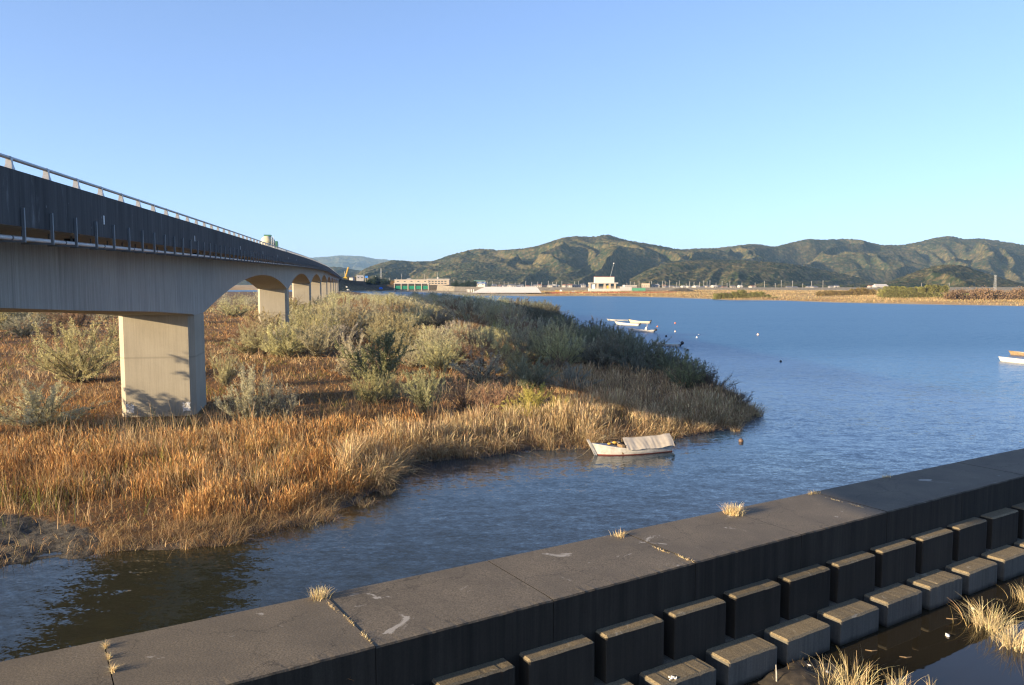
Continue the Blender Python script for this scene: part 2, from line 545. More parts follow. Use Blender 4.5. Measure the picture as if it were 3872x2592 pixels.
def island_z(x, y):
    d = edge_dist(x, y, SH, False)
    ins = in_poly(x, y, ISL)
    sd = np.where(ins, d, -d) + (fbm(x * 0.55, y * 0.55, 3, 17) - 0.5) * 2.2 * np.clip(1.3 - np.hypot(x, y) / 110, 0, 1)
    z = np.where(sd < 0, np.maximum(sd * 0.35, -1.2), 0.04 + 0.5 * np.clip(sd / 6, 0, 1) ** 0.8)
    nz = fbm(x * 0.12, y * 0.12, 4, 3) - 0.5
    z = z + np.where(sd > 0, np.clip(sd / 4, 0, 1) * nz * 0.7, 0)
    return z, sd


az = np.linspace(R(-52), R(56), 420)
rr = np.exp(np.linspace(math.log(26), math.log(1080), 420))
A, RR = np.meshgrid(az, rr)
GX = (np.sin(A) * RR).ravel(); GY = (np.cos(A) * RR).ravel()
GZ, GS = island_z(GX, GY)
ppx, ppy = proj(np.c_[GX, GY, np.maximum(GZ, 0)])
gm = np.where(in_poly(ppx, ppy, GRV_PX), 1.0, 0.0) * (RR.ravel() < 50)
gm = np.maximum(gm, np.where(GS < 0.8, 0.8, 0))
GZ = GZ + np.where((gm > 0.9) & (GS > 0.3), (fbm(GX * 1.1, GY * 1.1, 3, 9) - 0.5) * 0.5, 0)
nc = len(az)
ii = np.arange(len(rr) - 1)[:, None] * nc + np.arange(nc - 1)[None, :]
Q = np.stack([ii, ii + 1, ii + nc + 1, ii + nc], -1).reshape(-1, 4)
keep = (GS[Q] > -7).any(1)
me = mesh_np('ground', np.c_[GX, GY, GZ], Q[keep], smooth=True, attrs={'gravel': gm})
tag(link('ground', me, M['soil']), kind='structure')

FS_PX = [(1200, 1098), (1420, 1101), (1500, 1103), (1560, 1105), (1640, 1108), (1733, 1116.5), (1784, 1120), (1912, 1119), (2000, 1121.5), (2209, 1121), (2358, 1122.5),
         (2538, 1127), (2700, 1133), (2760, 1136.5), (2950, 1137.5), (3150, 1145), (3450, 1151.6), (3872, 1158.6), (4600, 1178), (5600, 1205)]
FS = [tuple(at(x, y, 0.0)[:2]) for x, y in FS_PX]
FB = FS + [(4200, 300), (4200, 4200), (-4200, 4200), (-4200, 1050)]


def far_z(x, y):
    d = edge_dist(x, y, FS, False)
    ins = in_poly(x, y, FB)
    sd = np.where(ins, d, -d)
    z = np.where(sd < 0, np.maximum(sd * 0.1, -1.5), 0.05 + 1.3 * np.clip(sd / 30, 0, 1) + 1.6 * np.clip((sd - 60) / 160, 0, 1))
    return z + np.where(sd > 4, (fbm(x * 0.05, y * 0.05, 4, 5) - 0.5) * 0.9 * np.clip(sd / 40, 0, 1), 0), sd


az = np.linspace(R(-75), R(75), 520)
rr = np.exp(np.linspace(math.log(240), math.log(4000), 260))
A, RR = np.meshgrid(az, rr)
FX = (np.sin(A) * RR).ravel(); FY = (np.cos(A) * RR).ravel()
FZ, FSD = far_z(FX, FY)
fpx, _ = proj(np.c_[FX, FY, FZ])
bw = np.where(fpx < 2000, 45, np.where(fpx < 2700, 9, 5))
sm = np.clip(1.4 - FSD / bw, 0, 1)
nc = len(az)
ii = np.arange(len(rr) - 1)[:, None] * nc + np.arange(nc - 1)[None, :]
Q = np.stack([ii, ii + 1, ii + nc + 1, ii + nc], -1).reshape(-1, 4)
keep = (FSD[Q] > -25).any(1)
me = mesh_np('far_ground', np.c_[FX, FY, FZ], Q[keep], smooth=True, attrs={'shore': sm})
tag(link('far_ground', me, M['field']), kind='structure')

# ------------------------------------------------------------------ wooded hills
def hill(name, ridge, D, foot, spur, seed, rough=5.0, depth_rows=150, step=5.0, foot_z=2.0, mat='hill', wl=210.0, lo=None, hi=None):
    xs = np.array([p[0] for p in ridge], float); ys = np.array([p[1] for p in ridge], float)
    wid = (xs[-1] - xs[0]) / F * D
    ncol = int(max(60, wid / step))
    px = np.linspace(xs[0], xs[-1], ncol)
    # smooth interpolation of the ridge line
    py = np.interp(px, xs, ys)
    k = max(3, ncol // 90)
    py = np.convolve(np.pad(py, k, 'edge'), np.ones(2 * k + 1) / (2 * k + 1), 'valid')
    zr = H + (YH - py) / F * D
    u = (px - CX) / F * math.cos(PIT)
    back = 1.22
    t = np.linspace(0, back, depth_rows)
    T, U = np.meshgrid(t, u, indexing='ij')
    ZR = np.broadcast_to(zr, T.shape)
    dist = foot + (D - foot) * T
    Xh = U * dist; Yh = dist
    wob = (fbm(Xh / 380, Yh / 380, 3, seed + 40) - 0.5) * 1.2
    ph = U * D / wl + wob * 2.2 + (1 - T) * 0.9
    sp = 1 - np.abs(2 * (fbm(ph, Yh / 900, 2, seed) - 0.5)) * 2.2          # ridged: spurs running down
    sp2 = 1 - np.abs(2 * (fbm(ph * 2.7 + 9, Yh / 500, 2, seed + 7) - 0.5)) * 2.0
    Tc = np.clip(T, 0, 1)
    prof = Tc ** 0.85 * (0.55 + 0.45 * Tc)
    prof = np.where(T > 1, 1 - (T - 1) * 1.6, prof)
    amp = spur * np.sin(np.pi * np.clip(Tc, 0.0, 1.0)) ** 0.75 * np.clip(ZR / max(zr.max(), 1), 0.25, 1)
    Z = foot_z + (ZR - foot_z) * prof + amp * (sp * 1.25 + sp2 * 0.45 - 0.9)
    Z = np.maximum(Z, foot_z - 3)
    Z = np.minimum(Z, H + (ZR - H) * dist / D + 0 * Z) if True else Z
    Z = Z + rng.random(Z.shape) * rough * np.clip(T * 8, 0.2, 1) - rough * 0.4
    nc2 = ncol
    ii = np.arange(depth_rows - 1)[:, None] * nc2 + np.arange(nc2 - 1)[None, :]
    Q = np.stack([ii, ii + 1, ii + nc2 + 1, ii + nc2], -1).reshape(-1, 4)
    o = link(name, mesh_np(name, np.c_[Xh.ravel(), Yh.ravel(), Z.ravel()], Q), M[mat])
    return tag(o, kind='structure')


hill('hill', [(560, 1012), (800, 985), (1000, 978), (1175, 975), (1230, 972), (1290, 966), (1340, 968), (1370, 970), (1420, 980), (1460, 982), (1500, 988), (1560, 1000), (1650, 1022), (1800, 1055)],
     9000, 7300, 105, 21, 7, 110, 12, wl=560)
hill('hill', [(700, 1060), (1000, 1030), (1180, 1014), (1261, 1010), (1300, 1013), (1340, 1022), (1400, 1030), (1450, 1040), (1520, 1062)], 3600, 3000, 25, 31, 5, 80, 7, wl=200)
hill('hill', [(1325, 1062), (1369, 1023), (1420, 1003), (1485, 986), (1560, 991), (1640, 990), (1700, 967), (1760, 952), (1800, 942), (1850, 945), (1900, 950), (1960, 945), (2030, 935), (2090, 915), (2130, 902),
              (2180, 896), (2240, 899), (2290, 889), (2330, 901), (2380, 914), (2450, 925), (2500, 933), (2550, 944), (2620, 946), (2700, 942), (2760, 960), (2850, 1000), (2950, 1040)],
     2700, 1750, 62, 3, 4.5, 190, 4.2)
hill('hill', [(2480, 1000), (2560, 950), (2620, 943), (2700, 941), (2770, 933), (2810, 928), (2850, 925), (2890, 930), (2920, 938), (2990, 920), (3050, 907), (3110, 911), (3190, 905), (3230, 908), (3270, 915), (3320, 929), (3400, 930), (3450, 922),
              (3500, 910), (3540, 900), (3585, 895), (3640, 908), (3700, 904), (3790, 916), (3872, 930), (4000, 950), (4200, 965), (4500, 960)],
     3100, 2050, 66, 12, 4.5, 190, 4.8)
hill('hill', [(2380, 1062), (2450, 1022), (2520, 1000), (2600, 990), (2700, 985), (2800, 986), (2900, 992), (3000, 1003), (3100, 1022), (3200, 1040), (3290, 1062)], 1900, 1450, 30, 44, 4.5, 110, 4.0, wl=170)
hill('hill', [(3290, 1085), (3370, 1066), (3450, 1034), (3520, 1012), (3590, 1004), (3640, 1009), (3700, 1028), (3760, 1045), (3830, 1066), (3900, 1085)], 1500, 1180, 20, 55, 4.0, 110, 3.4, wl=150)

# ------------------------------------------------------------------ bridge (frame: s along, l to the left, z up)
dv = ray(1321, YH); dv[2] = 0; dv /= np.linalg.norm(dv)
nv = np.array([-dv[1], dv[0], 0.0])


def BF(s, l, z):
    p = dv * s + nv * l
    return (p[0], p[1], z)


def on_line(x, y, lat):
    r = ray(x, y); tt = lat / (r @ nv)
    return (tt * r) @ dv, tt * r[2] + H


LP, LG, LGL = 10.2, 13.3, 19.4                # parapet face, girder face, far girder face
rp = [on_line(x, y, LP) for x, y in [(0, 572), (205.6, 641), (412, 711), (700, 809.6), (800, 842), (971, 905), (1051, 933.5), (1114.6, 954), (1178, 977), (1242, 1007), (1275, 1034)]]
rs_, rz_ = np.array([p[0] for p in rp]), np.array([p[1] for p in rp])
cf = np.polyfit(rs_, rz_, 4, w=np.where(rs_ < 200, 3.0, 1.0) / 1.0)


def zrail(s):                                 # top of the hand rail along the bridge
    s = np.asarray(s, float)
    v = np.interp(s, rs_, rz_)
    v = np.where(s < rs_[0], rz_[0] + (s - rs_[0]) * (rz_[2] - rz_[0]) / (rs_[2] - rs_[0]), v)
    v = np.where(s > rs_[-1], rz_[-1] + (s - rs_[-1]) * (rz_[-1] - rz_[-2]) / (rs_[-1] - rs_[-2]), v)
    return v


_ss = np.arange(-140, 1200, 2.0)
_zz = zrail(_ss)
for _ in range(6):
    k = 9
    _zz = np.convolve(np.pad(_zz, k, 'reflect', reflect_type='odd'), np.ones(2 * k + 1) / (2 * k + 1), 'valid')


def zr(s): return float(np.interp(s, _ss, _zz))
def zpt(s): return zr(s) - 0.42               # parapet top
def zpb(s): return zr(s) - 2.17               # slab edge underside
def zdk(s): return zr(s) - 1.15               # road surface


S0, SL = 74.6, 104.4
NP = 11
PIERS = [S0 + SL * i for i in range(NP)]


def zsoff(s):                                  # underside of the box girder
    top = zpb(s) - 0.1
    if s < S0 - 2.3:
        near = np.interp(s, [-140, -60, 0, 33.8, 42.9, 58, 72.3], [9.6, 11.6, 11.75, 10.92, 10.5, 9.9, 9.14])
        return float(near)
    k = round((s - S0) / SL)
    d = abs(s - (S0 + k * SL))
    if k >= NP: k = NP - 1; d = 52
    hd = 2.6
    if d <= hd: return top - 5.2
    u = min((d - hd) / (SL / 2 - hd), 1.0)
    return top - (1.95 + 3.25 * (1 - u) ** 2.0)


SEND = S0 + SL * (NP - 1) + 50
br = thing('bridge', BF(S0, LG + 3, 0.3), 'long grey concrete girder bridge on tall piers crossing the willow flats', 'bridge')


def loft(m, s0, s1, step, poly):               # poly(s) -> list of (l, z)
    n = max(1, int(round((s1 - s0) / step)))
    m.rings([[BF(s, l, z) for l, z in poly(s)] for s in np.linspace(s0, s1, n + 1)])
    return m


bounds = [-130, S0 - 2.3] + [S0 + SL * (i + 0.5) for i in range(NP - 1)] + [SEND]
for i in range(len(bounds) - 1):
    a_, b_ = bounds[i], bounds[i + 1]
    ex = 0.12 if i == 0 else 0.0
    if i > 0: a_ += 0.05 if i > 1 else 0.0; b_ -= 0.05
    m = loft(MB(), a_, b_, 1.6 if i < 5 else 3.2, lambda s: [(LG - ex, zpb(s) - 0.1), (LG - ex, zsoff(s)), (LGL + ex, zsoff(s)), (LGL + ex, zpb(s) - 0.1)])
    m.build('girder', M['girder'], br)
m = loft(MB(), -130, SEND, 4, lambda s: [(LP + 0.02, zpb(s) + 0.02), (LG - 0.3, zpb(s) - 0.098), (LGL + 0.3, zpb(s) - 0.098), (22.48, zpb(s) + 0.02), (22.48, zpb(s) + 0.24), (LP + 0.02, zpb(s) + 0.24)])
m.build('deck_slab', M['girder'], br)
loft(MB(), -130, SEND, 4, lambda s: [(LP + 0.3, zpb(s) + 0.244), (22.2, zpb(s) + 0.244), (22.2, zdk(s)), (LP + 0.3, zdk(s))]).build('road_surface', M['asphalt'], br)
for l0 in (LP, 22.5):
    sg = 1 if l0 < 15 else -1
    loft(MB(), -130, SEND, 3, lambda s: [(l0, zpb(s)), (l0, zpt(s)), (l0 + sg * 0.28, zpt(s)), (l0 + sg * 0.28, zdk(s) - 0.1), (l0 + sg * 0.28, zpb(s) + 0.25), (l0 + sg * 0.018, zpb(s) + 0.243)]).build('parapet', M['parapet'], br)
    m = MB(); m.tube([BF(s, l0 + sg * 0.14, zr(s) - 0.06) for s in np.arange(-130, SEND, 3)], 0.062, 8)
    m.build('rail', M['alu'], br, smooth=True)


def post_mb(m, s, l, sg):
    b = zpt(s); t_ = zr(s) - 0.07
    for (w0, w1) in ((0.30, 0.20),):
        vs = [BF(s - w0 / 2 * 0.9, l + sg * 0.02, b), BF(s + w0 / 2, l + sg * 0.02, b), BF(s + w0 / 2, l + sg * 0.26, b), BF(s - w0 / 2 * 0.9, l + sg * 0.26, b)]
        ms = [BF(s - w1 / 2 * 0.6, l + sg * 0.05, (b + t_) / 2), BF(s + w1 / 2 * 0.7, l + sg * 0.05, (b + t_) / 2), BF(s + w1 / 2 * 0.7, l + sg * 0.23, (b + t_) / 2), BF(s - w1 / 2 * 0.6, l + sg * 0.23, (b + t_) / 2)]
        ts = [BF(s - w1 / 2 * 0.7, l + sg * 0.07, t_), BF(s + w1 / 2, l + sg * 0.07, t_), BF(s + w1 / 2, l + sg * 0.21, t_), BF(s - w1 / 2 * 0.7, l + sg * 0.21, t_)]
        m.rings([vs, ms, ts])
    m.tube([BF(s - 0.05, l + sg * 0.14, zr(s) - 0.06), BF(s + 0.05, l + sg * 0.14, zr(s) - 0.06)], 0.075, 8)
    return m


s_first = on_line(52.6, 600, LP)[0]
posts = s_first + 3.06 * np.arange(-2, 320)
posts = posts[posts < SEND - 1]
for s in posts[:100]: post_mb(MB(), s, LP, 1).build('rail_post', M['alu'], br)
m = MB()
for s in posts[100:]: post_mb(m, s, LP, 1)
tag(m.build('rail_post', M['alu'], br), kind='stuff')
m = MB()
for s in posts: post_mb(m, s, 22.5, -1)
tag(m.build('rail_post', M['alu'], br), kind='stuff')


def bracket_mb(m, s):
    b = zpb(s)
    m.box(s - 0.045, s + 0.045, LP - 0.09, LP - 0.003, b - 0.50, b + 0.60, BF)
    m.box(s - 0.04, s + 0.04, LP - 0.003, LP + 0.95, b - 0.50, b - 0.43, BF)
    m.box(s - 0.025, s + 0.025, LP + 0.87, LP + 0.93, b - 0.43, b + 0.02, BF)
    return m


b_first = on_line(81, 800, LP)[0]
brs = b_first + 2.45 * np.arange(-2, 400)
brs = brs[brs < SEND - 1]
for s in brs[:100]: bracket_mb(MB(), s).build('pipe_bracket', M['galv'], br)
m = MB()
for s in brs[100:]: bracket_mb(m, s)
tag(m.build('pipe_bracket', M['galv'], br), kind='stuff')
m = MB(); m.tube([BF(s, LP + 0.55, zpb(s) - 0.33) for s in np.arange(-40, SEND, 4)], 0.075, 10)
pp = m.build('utility_pipe', M['pipe'], br, smooth=True)
for k in range(24):
    s = b_first + 2.45 * (2 * k - 2) + 0.55
    m = MB(); m.tube([BF(s - 0.05, LP + 0.55, zpb(s) - 0.33), BF(s + 0.05, LP + 0.55, zpb(s) - 0.33)], 0.085, 10)
    m.build('pipe_coupling', M['galv'], pp)
for x, y in [(262, 892), (738, 950), (915, 975), (1010, 990), (1068, 1000), (1105, 1008)]:
    s = on_line(x, y, LP + 1.6)[0]
    MB().box(s - 0.18, s + 0.18, LP + 1.3, LP + 1.75, zpb(s) - 0.30, zpb(s) - 0.02, BF).build('drain_box', M['black'], br)
for x, y in [(392, 836), (736, 905), (909, 937), (994, 956), (1050, 970), (1090, 980), (1121, 990)]:
    s = on_line(x, y, LP)[0]
    MB().box(s - 0.06, s + 0.06, LP - 0.02, LP - 0.003, zpb(s) + 0.55, zpb(s) + 0.92, BF).build('white_plate', M['white'], br)
c = 0.45
for i, s in enumerate(PIERS):
    a_, b_ = s - 2.75, s + 2.75
    hi = zsoff(s) - 0.003 if i else zsoff(s) - 0.003
    ring = [(a_, LG + c), (a_ + c, LG), (b_ - c, LG), (b_, LG + c), (b_, LGL - c), (b_ - c, LGL), (a_ + c, LGL), (a_, LGL - c)]
    m = MB(); m.rings([[BF(q, l, z) for q, l in ring] for z in (-1.5, hi)])
    p_ = m.build('pier', M['pier'], br)
    if i == 0:
        for (l0, l1) in ((LG + c + 0.02, LG + c + 0.62), (LGL - c - 0.60, LGL - c - 0.03)):
            # flaking white paint low on the face
            m = MB(); fy = a_ - 0.003
            for _ in range(150):
                pl = rng.uniform(l0, l1); pz = 0.75 + rng.random() ** 1.3 * 0.75
                r_ = rng.uniform(0.02, 0.075); off = 0.0012 * (_ % 7)
                m.add([BF(fy - off, pl + r_ * math.cos(q) * rng.uniform(0.5, 1.2), pz + r_ * math.sin(q) * rng.uniform(0.5, 1.2)) for q in np.linspace(0, 2 * math.pi, 7)[:-1]], [tuple(range(6))])
            m.build('paint_patch', M['white'], p_)
# abutment at the far end
MB().box(SEND - 2, SEND + 12, LP + 0.2, 22.3, -1, zpb(SEND) - 0.2, BF).build('abutment', M['girder'], br)

# ------------------------------------------------------------------ river wall with its two rows of blocks
WZ = 3.4
W0 = at(1420, 2445, WZ); W1 = at(3638, 1862, WZ)
wu = (W1 - W0); wu[2] = 0; wu /= np.linalg.norm(wu)
ww = np.array([wu[1], -wu[0], 0.0])           # towards the pool
f0 = at(390, 2420, WZ); f1 = at(3351, 1803, WZ)


def wcoord(P):
    q = np.array(P) - W0
    return q @ wu, q @ ww


fu0, fw0 = wcoord(f0); fu1, fw1 = wcoord(f1)


def WF(u, w_, z):
    p = W0 + wu * u + ww * w_
    return (p[0], p[1], z)


def wfar(u): return fw0 + (fw1 - fw0) * (u - fu0) / (fu1 - fu0)


joints_n = [wcoord(at(x, y, WZ))[0] for x, y in [(430, 2592), (1420, 2445), (2110, 2278), (2638, 2130), (3042, 2025), (3369, 1940), (3638, 1862)]]
joints_n = [joints_n[0] - 8.5] + joints_n + [joints_n[-1] + 5.2, joints_n[-1] + 10.4, joints_n[-1] + 15.6, joints_n[-1] + 20.8, joints_n[-1] + 26, joints_n[-1] + 31.2, joints_n[-1] + 36.4]
river_wall = thing('river_wall', WF(joints_n[4], -1.8, 0), 'broad dark concrete river wall running between channel and pool with weathered top', 'river wall')


def wall_section(u0, u1, k):
    r2 = np.random.default_rng(100 + k)
    us = np.linspace(u0 + 0.012, u1 - 0.012, 46)
    prof = [(None, -1.5), (None, WZ - 0.05), ('f', WZ), (0.85, WZ), (0.6, WZ), (0.35, WZ), (0.12, WZ + 0.004), (0.0, WZ - 0.004), (-1, WZ - 0.045), (-1, 2.6), (-1, 1.5), (-1, -1.0)]
    ring = []
    dz = r2.uniform(-0.012, 0.012)
    for u in us:
        wf = wfar(u)
        en = 0.018 * (fbm(np.array([u * 6.0]), np.array([0.0]), 3, k)[0] - 0.3)
        pts = []
        for i, (a_, z) in enumerate(prof):
            if a_ is None: wv = wf - (0.25 if z < 0 else 0)
            elif a_ == 'f': wv = wf + 0.05
            elif a_ == -1: wv = 0.0
            else: wv = wf * a_ if a_ > 0 else -0.03 - en
            zz = z + dz * (z > 3) - (en if i in (7, 8) else 0)
            pts.append(WF(u, wv, zz))
        ring.append(pts)
    m = MB(); m.rings(ring)
    return m.build('wall_section', M['wall'], river_wall)


for k in range(len(joints_n) - 1):
    wall_section(joints_n[k], joints_n[k + 1], k)
# dark joint filler set back inside the joints, one strip per joint
for k in range(1, len(joints_n) - 1):
    u = joints_n[k]
    MB().box(u - 0.0125, u + 0.0125, wfar(u) + 0.06, -0.03, -0.8, WZ - 0.035, WF).build('joint_filler', M['mud'], river_wall)
# concrete ledge carrying the upper blocks
MB().box(joints_n[0], joints_n[-1], 0.002, 0.50, -1.0, 0.86, WF).build('ledge', M['wall'], river_wall)


def block_mesh(name, L, wd, h, ch, mat, seed):
    # local: x along wall, y towards pool (negative y in mesh = towards pool), z up
    r2 = np.random.default_rng(seed)
    bm = MB()
    nx = 26
    xs = np.concatenate([[0, 0.001], np.linspace(ch, L - ch, nx), [L - 0.001, L]])
    rings = []
    for i, x in enumerate(xs):
        e = min(x, L - x)
        top = h - ch * max(0, 1 - e / ch) if e < ch else h
        rd = 0.05 if 0 < i < len(xs) - 1 else 0.0
        n1, n2 = [0.02 * (fbm(np.array([x * 3.0 + 50]), np.array([q_]), 3, seed)[0] - 0.5) for q_ in (0.3, 7.7)]
        cz = vnoise(np.array([x * 4.0 + 9.0]), np.array([1.3]), seed + 5)[0]; n2 -= 0.07 * max(0, cz - 0.72); n1 -= 0.09 * max(0, cz - 0.75)
        ee = 0.012 if e < 0.01 else 0.0
        rings.append([(x, 0, 0), (x, 0, top + n1 * 0.5), (x, -(wd - ch) + n1, top + n1), (x, -wd + ee + n2, min(top, h - ch) + n2), (x, -wd + ee + n2 * 0.3, h * 0.4), (x, -wd + ee, 0)])
    bm.rings(rings)
    V = np.array(bm.v)
    me = bpy.data.meshes.new(name)
    me.from_pydata(V.tolist(), [], bm.f)
    me.materials.append(mat)
    me.update()
    return me


PITCH = 2.69
up_x = [(190, 965), (540, 872), (848, 775), (1120, 697), (1375, 622), (1600, 557), (1808, 487)]
uu = []
for x, y in up_x:
    uu.append(wcoord(at(2600 + x * .6009, 1650 + y * .6009, 2.2))[0])
uu = np.array(uu)
pf = np.polyfit(np.arange(len(uu)), uu, 1)
lo_pts = [(165, 1378), (525, 1240), (845, 1107), (1128, 1003), (1385, 900), (1620, 815), (1835, 740)]
lu = np.array([wcoord(at(2600 + x * .6009, 1650 + y * .6009, 0.86))[0] for x, y in lo_pts])
pl_ = np.polyfit(np.arange(len(lu)), lu, 1)
RZ = math.atan2(wu[1], wu[0])
BL = 2.12
ordn = ['first', 'second', 'third', 'fourth', 'fifth', 'sixth', 'seventh', 'eighth', 'ninth', 'tenth', 'eleventh', 'twelfth', 'thirteenth', 'fourteenth', 'fifteenth', 'sixteenth', 'seventeenth', 'eighteenth', 'nineteenth', 'twentieth']
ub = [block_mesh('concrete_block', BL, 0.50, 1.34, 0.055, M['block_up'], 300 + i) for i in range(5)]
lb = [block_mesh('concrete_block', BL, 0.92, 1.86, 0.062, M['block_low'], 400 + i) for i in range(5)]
first_u = -4
cnt = 0
for i in range(-5, 14):
    u = pf[1] + pf[0] * i
    p = WF(u, 0.004, 0.864)
    x, y = proj(WF(u + 1.0, 0.6, 2.2))
    if y[0] > 2800 or x[0] > 4450: continue
    o = link('concrete_block', ub[cnt % 5], None)
    o.location = p; o.rotation_euler = (random.uniform(-.004, .004), random.uniform(-.004, .004), RZ + random.uniform(-.006, .006))
    tag(o, '%s dark block from the near end in the upper row along the river wall' % ordn[cnt], 'concrete block', 'upper row of blocks along the wall')
    cnt += 1
cnt = 0
for i in range(-5, 14):
    u = pl_[1] + pl_[0] * i
    p = WF(u, 0.004, -1.0)
    x, y = proj(WF(u + 1.2, 1.5, 0.8))
    if y[0] > 2860 or x[0] > 4450: continue
    o = link('concrete_block', lb[cnt % 5], None)
    o.location = WF(u, 0.505, -1.0); o.rotation_euler = (random.uniform(-.008, .008), random.uniform(-.008, .008), RZ + random.uniform(-.01, .01))
    tag(o, '%s grey block from the near end in the lower row standing in pool water' % ordn[cnt], 'concrete block', 'lower row of blocks in the pool')
    cnt += 1

# the still pool on the near side of the wall
pm = [WF(joints_n[0] - 2, 0.001, 0.004), WF(joints_n[-1], 0.001, 0.004), WF(joints_n[-1], 40, 0.004), WF(joints_n[0] - 2, 40, 0.004)]
tag(link('water', mesh_np('pool_water', pm, [(3, 2, 1, 0)]), M['pool']), kind='structure')

# ------------------------------------------------------------------ grass and reeds (nobody could count them)
def blades(P, h, w_, lean, lam, col, seg=4, plume=0.0, droop=0.0, name='grass'):
    n = len(P)
    th = rng.random(n) * 2 * np.pi
    side = np.c_[np.cos(th), np.sin(th), np.zeros(n)]
    ld = np.c_[np.cos(lean), np.sin(lean), np.zeros(n)]
    V = np.zeros((n, seg + 1, 2, 3), np.float32)
    C = np.zeros((n, seg + 1, 2, 3), np.float32)
    for k in range(seg + 1):
        t = k / seg
        up = t * (1 - 0.28 * np.clip(lam, 0, 2) * t) - droop * np.clip(lam - 0.5, 0, 2) * t ** 3
        c = P + np.c_[np.zeros(n), np.zeros(n), h * up] + ld * (h * lam * (0.25 * t + 0.75 * t * t))[:, None]
        prof = (1 - 0.75 * t) if plume == 0 else ((1 - 0.6 * t) if t < 0.72 else (plume if t < 0.95 else 0.25))
        hw = w_ * prof
        V[:, k, 0] = c - side * hw[:, None]
        V[:, k, 1] = c + side * hw[:, None]
        cc = col * (1.12 if (plume and t > 0.7) else 1.0)
        C[:, k, 0] = cc; C[:, k, 1] = cc
    base = (np.arange(n) * (seg + 1) * 2)[:, None]
    Qs = []
    for k in range(seg):
        Qs.append(np.concatenate([base + 2 * k, base + 2 * k + 1, base + 2 * k + 3, base + 2 * k + 2], 1))
    Q = np.stack(Qs, 1).reshape(-1, 4)
    return mesh_np(name, V.reshape(-1, 3), Q, colors=C.reshape(-1, 3))


def polar(n, r0, r1, a0=-40, a1=41, p=1.0):
    r = np.exp(rng.uniform(math.log(r0), math.log(r1), n)) if p == 1.0 else (r0 ** -p + rng.random(n) * (r1 ** -p - r0 ** -p)) ** (-1 / p)
    a = rng.uniform(R(a0), R(a1), n)
    return np.sin(a) * r, np.cos(a) * r, r


PIER_PTS = np.array([BF(s, (LG + LGL) / 2, 0)[:2] for s in PIERS])


def near_pier(x, y, m=0.25):
    s = x * dv[0] + y * dv[1]; l = x * nv[0] + y * nv[1]
    k = np.abs(((s - S0 + SL / 2) % SL) - SL / 2)
    return (k < 2.75 + m) & (l > LG - m) & (l < LGL + m)


def pal(n, cols, wts):
    cols = np.array(cols); idx = rng.choice(len(cols), n, p=np.array(wts) / sum(wts))
    c = cols[idx] * rng.uniform(0.5, 1.4, (n, 1))
    return c * rng.uniform(0.93, 1.07, (n, 3))


GPAL = [(0.365, 0.201, 0.084), (0.416, 0.258, 0.117), (0.289, 0.141, 0.061), (0.468, 0.322, 0.168), (0.162, 0.093, 0.044), (0.204, 0.169, 0.064)]

# dry grass over the whole island
N = 240000
x, y, r = polar(N, 31, 420)
z, sd = island_z(x, y)
px, py = proj(np.c_[x, y, z])
patch = fbm(x * 0.16, y * 0.16, 4, 77)
clump = fbm(x * 0.9, y * 0.9, 3, 78)
rightshore = (px > 1150) & (sd < 9)
dens = np.clip((patch - 0.30) * 4.5, 0.12, 1) * np.clip((clump - 0.25) * 4, 0.15, 1)
grav = in_poly(px, py, GRV_PX) & (r < 50)
pierclr = np.zeros(N, bool)
for q in PIER_PTS[:1]:
    pierclr |= np.hypot(x - q[0] - 0.5, y - q[1] + 2.5) < 6.0
k = (sd > 0.15) & (px > -500) & (px < 4300) & ~near_pier(x, y) & (rng.random(N) < np.where(grav, 0.05, np.where(pierclr, 0.25, dens))) & ~(rightshore & (rng.random(N) < 0.6))
x, y, z, r, sd, patch, px, py, clump, pierclr = [q[k] for q in (x, y, z, r, sd, patch, px, py, clump, pierclr)]
n = len(x)
shoreL = np.clip(sd / 5, 0.25, 1)
h = (0.40 + 0.85 * rng.random(n) ** 1.4) * (0.15 + 1.75 * np.clip(clump * 1.6 - 0.3, 0, 1)) * np.where(px < 1500, shoreL, 1.0)
h *= np.where(pierclr, 0.45, 1.0)
h *= np.where((py > 1560) & (px < 1400), 1.2, np.where(px < 1600, 0.85, 0.9))
wd = np.maximum(0.011, 0.00030 * r) * rng.uniform(0.7, 1.4, n)
c1 = pal(n, GPAL, [4, 3, 3, 2.2, 1.2, 0.6])
tanc = pal(n, [(0.52, 0.40, 0.235), (0.45, 0.32, 0.17), (0.60, 0.47, 0.28)], [1, 1, 0.6])
wt = np.clip((fbm(x * 0.07, y * 0.07, 3, 12) - 0.42) * 4, 0, 0.75)[:, None]
wt = np.maximum(wt, (np.clip(1.2 - sd / 3.5, 0, 0.9))[:, None])
c1 = c1 * (1 - wt) + tanc * wt
grn = (fbm(x * 0.3, y * 0.3, 3, 33) > 0.63) & (rng.random(n) < 0.5)
c1[grn] = pal(int(grn.sum()), [(0.13, 0.15, 0.04), (0.20, 0.20, 0.05)], [1, 1])
lam = np.abs(rng.normal(0.32, 0.3, n)); lam = np.where(sd < 3, lam + 0.35, lam); lam = np.where(py < 1560, lam + np.abs(rng.normal(0.4, 0.3, n)), lam)
me = blades(np.c_[x, y, z - 0.03], h, wd, rng.uniform(0, 6.28, n), lam, c1, seg=3, name='dry_grass')
tag(link('dry_grass', me, M['blade']), kind='stuff')

